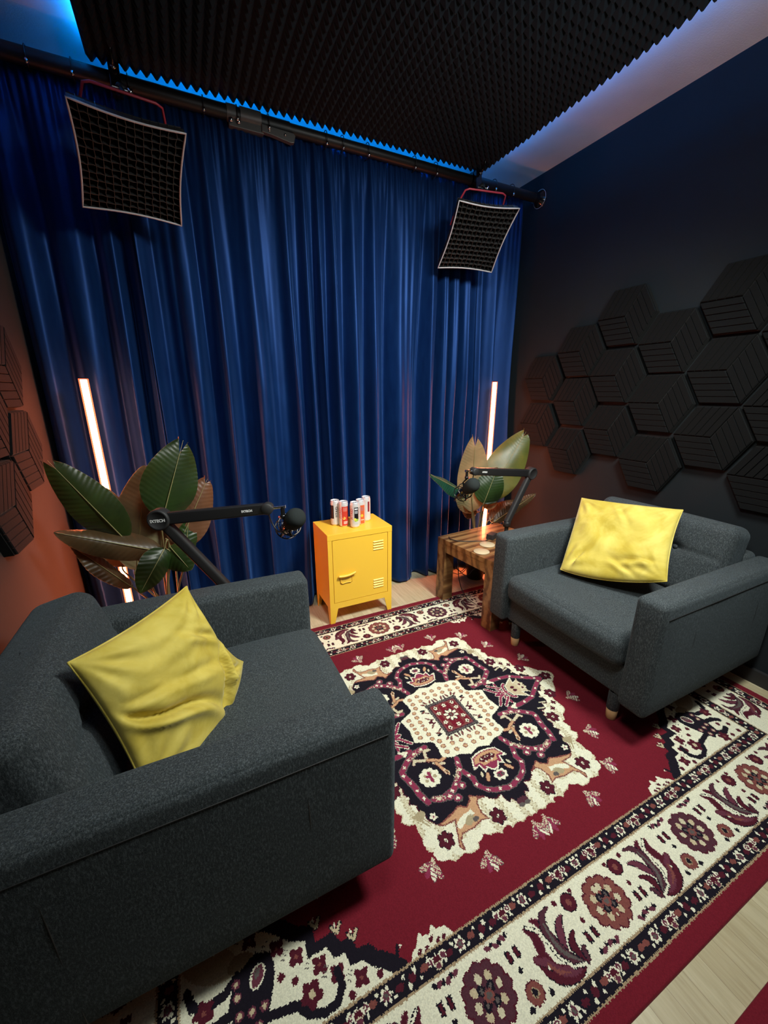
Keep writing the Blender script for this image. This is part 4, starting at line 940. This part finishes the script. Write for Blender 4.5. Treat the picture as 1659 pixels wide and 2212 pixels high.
# ------------------------------------------------------------------ microphone arms
def logo(parent,o,x,y,n,size,text='IXTECH'):
    V,Fc=text_mesh(text,size,.0003,.0004); Mx=frame(Vector(o)+Vector(n).normalized()*.0006,x,y,n)
    MB().add([Mx@v for v in V],Fc).build('lettering',M['letter'],parent)
def bar(q,a,b,h0,h1,th,nrm,r=.006):
    """flat-sided rounded bar between joints; h = half height in the plane, th = half thickness along nrm"""
    a,b=Vector(a),Vector(b); x=(b-a).normalized(); n=Vector(nrm); n=(n-x*n.dot(x)).normalized(); y=n.cross(x)
    prof=[]; k=6
    for cx,cy,a0 in ((1,1,0),(-1,1,PI/2),(-1,-1,PI),(1,-1,1.5*PI)):
        for i in range(k+1):
            w=a0+PI/2*i/k; prof.append((cx,cy,math.cos(w),math.sin(w)))
    rings=[]
    for p,h in ((a,h0),(b,h1)):
        rings.append([p+y*(cy*(h-r)+sy*r)+n*(cx*(th-r)+sx*r) for cx,cy,sx,sy in prof])
    m=len(prof); q.add(rings[0]+rings[1],[(i,(i+1)%m,m+(i+1)%m,m+i) for i in range(m)],None,0,True)
    q.add(rings[0],[tuple(range(m))[::-1]]); q.add(rings[1],[tuple(range(m))])
    return x,y,n
def mic_arm(label,elbow,tip,foot,floor_z,mic_c,mic_dir,flip=1,table=True):
    elbow,tip,foot,mic_c,mic_dir=map(Vector,(elbow,tip,foot,mic_c,mic_dir)); mic_dir.normalize()
    r=empty('boom_stand',(foot.x,foot.y,floor_z),label=label,cat='boom stand'); off=r.location.copy()
    L=lambda v: Vector(v)-off
    nrm=(EYE-elbow); nrm.z*=.2; nrm.normalize()
    x=(tip-elbow).normalized(); nrm=(nrm-x*nrm.dot(x)).normalized()
    q=MB(); X,Y,N=bar(q,L(elbow)+x*.034,L(tip)-x*.012,.0235,.0215,.014,nrm,.007); up=q.build('upper_arm',M['black'],r)
    xl=(foot-elbow).normalized(); nl=(nrm-xl*nrm.dot(xl)).normalized()
    q=MB(); bar(q,L(elbow)+xl*.02,L(foot),.022,.022,.017,nl,.012); q.build('lower_arm',M['blackm'],r)
    Mj=along(L(elbow)-N*.024,L(elbow)+N*.024); 
    j=MB().lathe([(0,0),(.036,0),(.040,.004),(.040,.044),(.037,.048),(.031,.0482),(.030,.0468),(0,.0468)],40,Mj).build('elbow_joint',M['blackm'],r)
    j2=MB().lathe([(0,0),(.019,0),(.022,.003),(.022,.037),(.019,.040),(0,.040)],32,along(L(tip)-N*.02,L(tip)+N*.02)).build('tip_joint',M['blackm'],r)
    yy=N.cross(X); yy = yy if yy.z>0 else -yy; xx=yy.cross(N)
    logo(up,L(tip)-x*.075+N*.014,xx,yy,N,.0115); 
    if table is True: logo(j,L(elbow)+N*.0228+Vector((0,0,-.002)),xx,yy,N,.0155)
    # foot: clamp / post
    q=MB(); f=L(foot); q.lathe([(0,0),(.024,0),(.024,.03),(.019,.034),(0,.034)],24,Matrix.Translation(f-Vector((0,0,.028)))); q.tube([f-Vector((0,0,.028)),Vector((f.x,f.y,.0))],.013,14); 
    if table is True: q.lathe([(0,0),(.13,0),(.13,.008),(.125,.012),(0,.014)],36,Matrix.Translation((f.x,f.y,0.0))); q.build('floor_stand',M['black'],r)
    else: q.box(f.x-.025,f.x+.025,f.y-.03,f.y+.03,.0,.008); q.build('table_clamp',M['black'],r)
    # head between tip joint and the microphone
    side=x; h0=L(tip)+side*.030; h1=h0+side*.026
    sw=MB(); sw.tube([h0-side*.010,h1+side*.012],[.0065,.0065],12); sw.build('swivel_pin',M['chrome'],r)
    sw=MB(); sw.tube([h1,h1-Vector((0,0,.030))],.008,12); sw.lathe([(0,0),(.010,.001),(.0115,.008),(.010,.015),(0,.016)],16,Matrix.Translation(h1-Vector((0,0,.046)))); sw.build('ball_head',M['blackg'],r)
    MB().lathe([(0,0),(.0045,0),(.0045,.006),(0,.006)],12,along(h1-Vector((0,0,.040))-side*.012,h1-Vector((0,0,.040))-side*.02)).build('clamp_knob',mat('pink red knob',(.6,.10,.08),.5),r)
    MB().tube(spline([L(tip)-Vector((0,0,.012)),L(tip)+side*.012-Vector((0,0,.06)),h1+Vector((0,0,-.10))-side*.02,L(mic_c)-mic_dir*.13],8),.0028,8).build('cable',M['cable'],r)
    # microphone with its shock mount: a thing of its own
    m=empty('microphone',mic_c,label='black studio microphone with round foam windscreen on the '+('left' if flip>0 else 'right')+' boom arm',cat='microphone')
    Mz=along((0,0,0),mic_dir)
    MB().lathe([(0,.052),(.012,.0515),(.024,.047),(.033,.038),(.0385,.024),(.0395,.008),(.0385,-.012),(.035,-.032),(.029,-.050),(.024,-.056),(0,-.056)],40,Mz).build('foam_windscreen',M['foamball'],m)
    MB().lathe([(0,-.054),(.0235,-.054),(.0245,-.060),(.0245,-.125),(.023,-.130),(.0,-.133)],36,Mz).build('body',M['blackg'],m)
    MB().lathe([(.0246,-.086),(.0256,-.086),(.0256,-.090),(.0246,-.090)],36,Mz).build('band',M['chrome'],m)
    sk=MB()
    for zc,rad in ((-.062,.046),(-.108,.046)): sk.tube([Mz@Vector((rad*math.cos(w),rad*math.sin(w),zc)) for w in [2*PI*k/40 for k in range(40)]],.0026,8,closed=True)
    for k in range(4):
        w=PI/4+k*PI/2; sk.tube([Mz@Vector((.046*math.cos(w),.046*math.sin(w),z)) for z in (-.062,-.108)],.0024,8)
    el=sk
    for zc in (-.062,-.108):
        for k in range(4):
            w=k*PI/2+.2; el.tube([Mz@Vector((.046*math.cos(w),.046*math.sin(w),zc)),Mz@Vector((.0255*math.cos(w+.5),.0255*math.sin(w+.5),zc*.5-.0425)),Mz@Vector((.046*math.cos(w+1),.046*math.sin(w+1),zc))],.0014,6)
    s=sk.build('shock_mount',M['blackg'],m)
    hk=h1-Vector((0,0,.046))+off-mic_c
    MB().tube([hk,hk+(Mz@Vector((0,.046,-.085))-hk)*.6,Mz@Vector((0,.046,-.085)) if (Mz@Vector((0,.046,-.085))).z>0 else Mz@Vector((0,-.046,-.085))],.005,10).build('bracket',M['blackg'],s)
    MB().tube(spline([Mz@Vector((0,0,-.13)),Mz@Vector((0,0,-.155)),Mz@Vector((-.01,0,-.17))+Vector((0,0,-.015))],6),.004,8).build('plug_lead',M['cable'],m)
    return r
mic_arm('black boom arm rising behind the left armchair over its seat',at(346,1121,'y',1.64),at(578,1098,'y',1.50),at(500,1278,'y',1.635),.0105,at(636,1122,'y',1.47),RT*.48+UP*.34-FWD*.80,1,True)
ef=at(1095,1128,'y',1.86); 
mic_arm('black boom arm clamped to the side table, beside the right plant',at(1146,1022,'y',1.86),at(1024,1018,'y',1.80),Vector((ef.x,1.86,ef.z)),TH,at(1018,1050,'y',1.74),RT*.36+UP*.36-FWD*.85,-1,'clamp')
# ------------------------------------------------------------------ soft boxes hanging from the pole
def softbox(c,X,Z,clampx,label,hs=.18):
    c=Vector(c); X=Vector(X).normalized(); Z=(Vector(Z)-X*X.dot(Vector(Z))).normalized(); Yb=-(X.cross(Z)); Yb=Z.cross(X)  # Yb points to the back of the box
    r=empty('softbox_light',c,label=label,cat='studio light',group='square softbox lights hanging from the black pole'); Mx=frame((0,0,0),X,Yb,Z)
    # rim with edges bowed inwards
    def edge(n=14,y=0,e=.012,sc=1):
        P=[]
        cs=[(-1,1),(1,1),(1,-1),(-1,-1)]
        for k in range(4):
            a=Vector(cs[k]);b=Vector(cs[(k+1)%4]); nin=-((a+b)/2)
            for i in range(n):
                t=i/n; p=a.lerp(b,t)*hs*sc+nin*e*math.sin(PI*t); P.append(Mx@Vector((p.x,y+.016*math.sin(PI*t)*0,p.y)))
        return P
    E0=edge(); MB().tube(E0,.0036,8,closed=True).build('piping_rim',M['piping'],r)
    E1=edge(y=.03,sc=.985); E2=edge(y=.13,e=.002,sc=.52); q=MB(); n=len(E0)
    q.add(E0+E1+E2,[(i,(i+1)%n,n+(i+1)%n,n+i) for i in range(n)]+[(n+i,n+(i+1)%n,2*n+(i+1)%n,2*n+i) for i in range(n)],None,0,True); q.add(E2,[tuple(range(n))]); q.build('shell',M['cloth'],r)
    DF=edge(y=.045,sc=.96); MB().add(DF,[tuple(range(n))]).build('diffuser',mat('dark unlit diffuser cloth',(.030,.030,.032),.8),r)
    g=MB(); N=13; d=.038
    for k in range(1,N):
        t=-1+2*k/N; wob=lambda a: .0022*math.sin(a*23+k*2.1)
        for o_ in (0,1):
            V=[];m_=16
            for i in range(m_+1):
                s=-1+2*i/m_; e=1-.06*(1-s*s) if False else 1
                lim=1-.012/hs*math.sin(PI*(t+1)/2); p=(t*hs*(1-.066*math.cos(s*PI/2)*abs(t))+wob(s), s*hs*lim) 
                p=p if o_==0 else (p[1],p[0])
                for y in (.002,d): V.append(Mx@Vector((p[0],y,p[1])))
            g.add(V,[(2*i,2*i+1,2*i+3,2*i+2) for i in range(m_)],None,0,False)
    go=g.build('grid',M['gridm'],r); sm=go.modifiers.new('thickness','SOLIDIFY'); sm.thickness=.0016
    # lamp body, yoke, rod to the pole
    q=MB(); q.add([],[]); bx=MB().box(-.10,.10,.132,.165,-.10,.10,Mx); bx.build('lamp_head',M['blackm'],r,bevel=.004)
    yk=MB(); P=[Mx@Vector(p) for p in ((-.132,.12,.0),(-.132,.10,.14),(-.120,.095,.188),(-.10,.095,.196),(.10,.095,.196),(.120,.095,.188),(.132,.10,.14),(.132,.12,.0))]
    yk.tube(P,.0048,8); yk.build('yoke',M['red'],r)
    kn=MB()
    for s in (-1,1): kn.lathe([(0,0),(.014,0),(.014,.02),(0,.022)],16,along(Mx@Vector((s*.10,.13,0)),Mx@Vector((s*.15,.13,0))))
    kn.build('tilt_knob',M['blackm'],r)
    top=Mx@Vector((0,.095,.196)); cl=Vector((clampx,PY,PZ))-c; low=top+(cl-top)*.28
    ar=MB(); ar.tube([top,low+Vector((0,0,.0)),cl+Vector((0,-.030,-.055))],[.007,.009,.009],12); ar.lathe([(0,0),(.017,.002),(.019,.012),(.017,.022),(0,.024)],20,along(low,cl)); ar.build('mount_rod',M['black'],r)
    kb=MB(); kb.tube([low-X*.03,low+X*.035],.0055,10); kb.lathe([(0,0),(.011,0),(.012,.015),(0,.016)],12,along(low+X*.02,low+X*.06)); kb.build('tilt_lever',M['chrome'],r)
    cp=MB(); cp.tube([cl+Vector((-.020,0,0)),cl+Vector((.020,0,0))],.0375,20); cp.box(cl.x-.020,cl.x+.020,cl.y-.060,cl.y-.02,cl.z-.07,cl.z+.035); cp.build('pole_clamp',M['blackg'],r,bevel=.003)
    hd=MB(); a=cl+Vector((0,-.058,.01)); hd.tube([a,a+Vector((0,-.045,.012)),a+Vector((0,-.055,.05))],.006,10); hd.build('clamp_handle',M['blackg'],r)
    MB().lathe([(0,0),(.010,.001),(.012,.006),(0,.008)],14,along(a+Vector((0,-.012,0)),a+Vector((0,-.05,.01)))).build('bolt',M['chrome'],r)
softbox((-.068,2.089,2.1835),(.986,.165,.02),(.121,-.796,.593),-.089,'square black softbox light hanging at the left end of the pole')
softbox((1.632,2.1375,2.206),(.982,-.19,-.001),(-.14,-.726,.674),1.778,'square black softbox light hanging at the right end of the pole')
# ------------------------------------------------------------------ light from the two front softboxes and an added ceiling fill
def area(name,loc,aim,size,power,col,spread=125):
    l=bpy.data.lights.new(name,'AREA'); l.shape='DISK' if not isinstance(size,tuple) else 'RECTANGLE'
    if isinstance(size,tuple): l.size,l.size_y=size
    else: l.size=size
    l.energy=power; l.color=col; l.spread=math.radians(spread); o=bpy.data.objects.new(name,l); C.objects.link(o); o.location=loc
    o.rotation_euler=(Vector(aim)-Vector(loc)).to_track_quat('-Z','Y').to_euler(); return o
for a in AREAS: area(*a)
w=bpy.data.worlds.new('room air'); bpy.context.scene.world=w; w.use_nodes=True; w.node_tree.nodes['Background'].inputs[0].default_value=(.05,.05,.05,1); w.node_tree.nodes['Background'].inputs[1].default_value=.0
# ------------------------------------------------------------------ camera
cam=bpy.data.cameras.new('camera'); co=bpy.data.objects.new('camera',cam); C.objects.link(co)
cam.sensor_fit='HORIZONTAL'; cam.sensor_width=36; cam.lens=36*FPX/1659; cam.clip_start=.02
co.matrix_world=frame(EYE,RT,UP,-FWD); bpy.context.scene.camera=co
sc=bpy.context.scene; sc.view_settings.view_transform='Standard'; sc.view_settings.look='None'; sc.view_settings.gamma=1; sc.view_settings.use_curve_mapping=False; sc.view_settings.exposure=EXPO
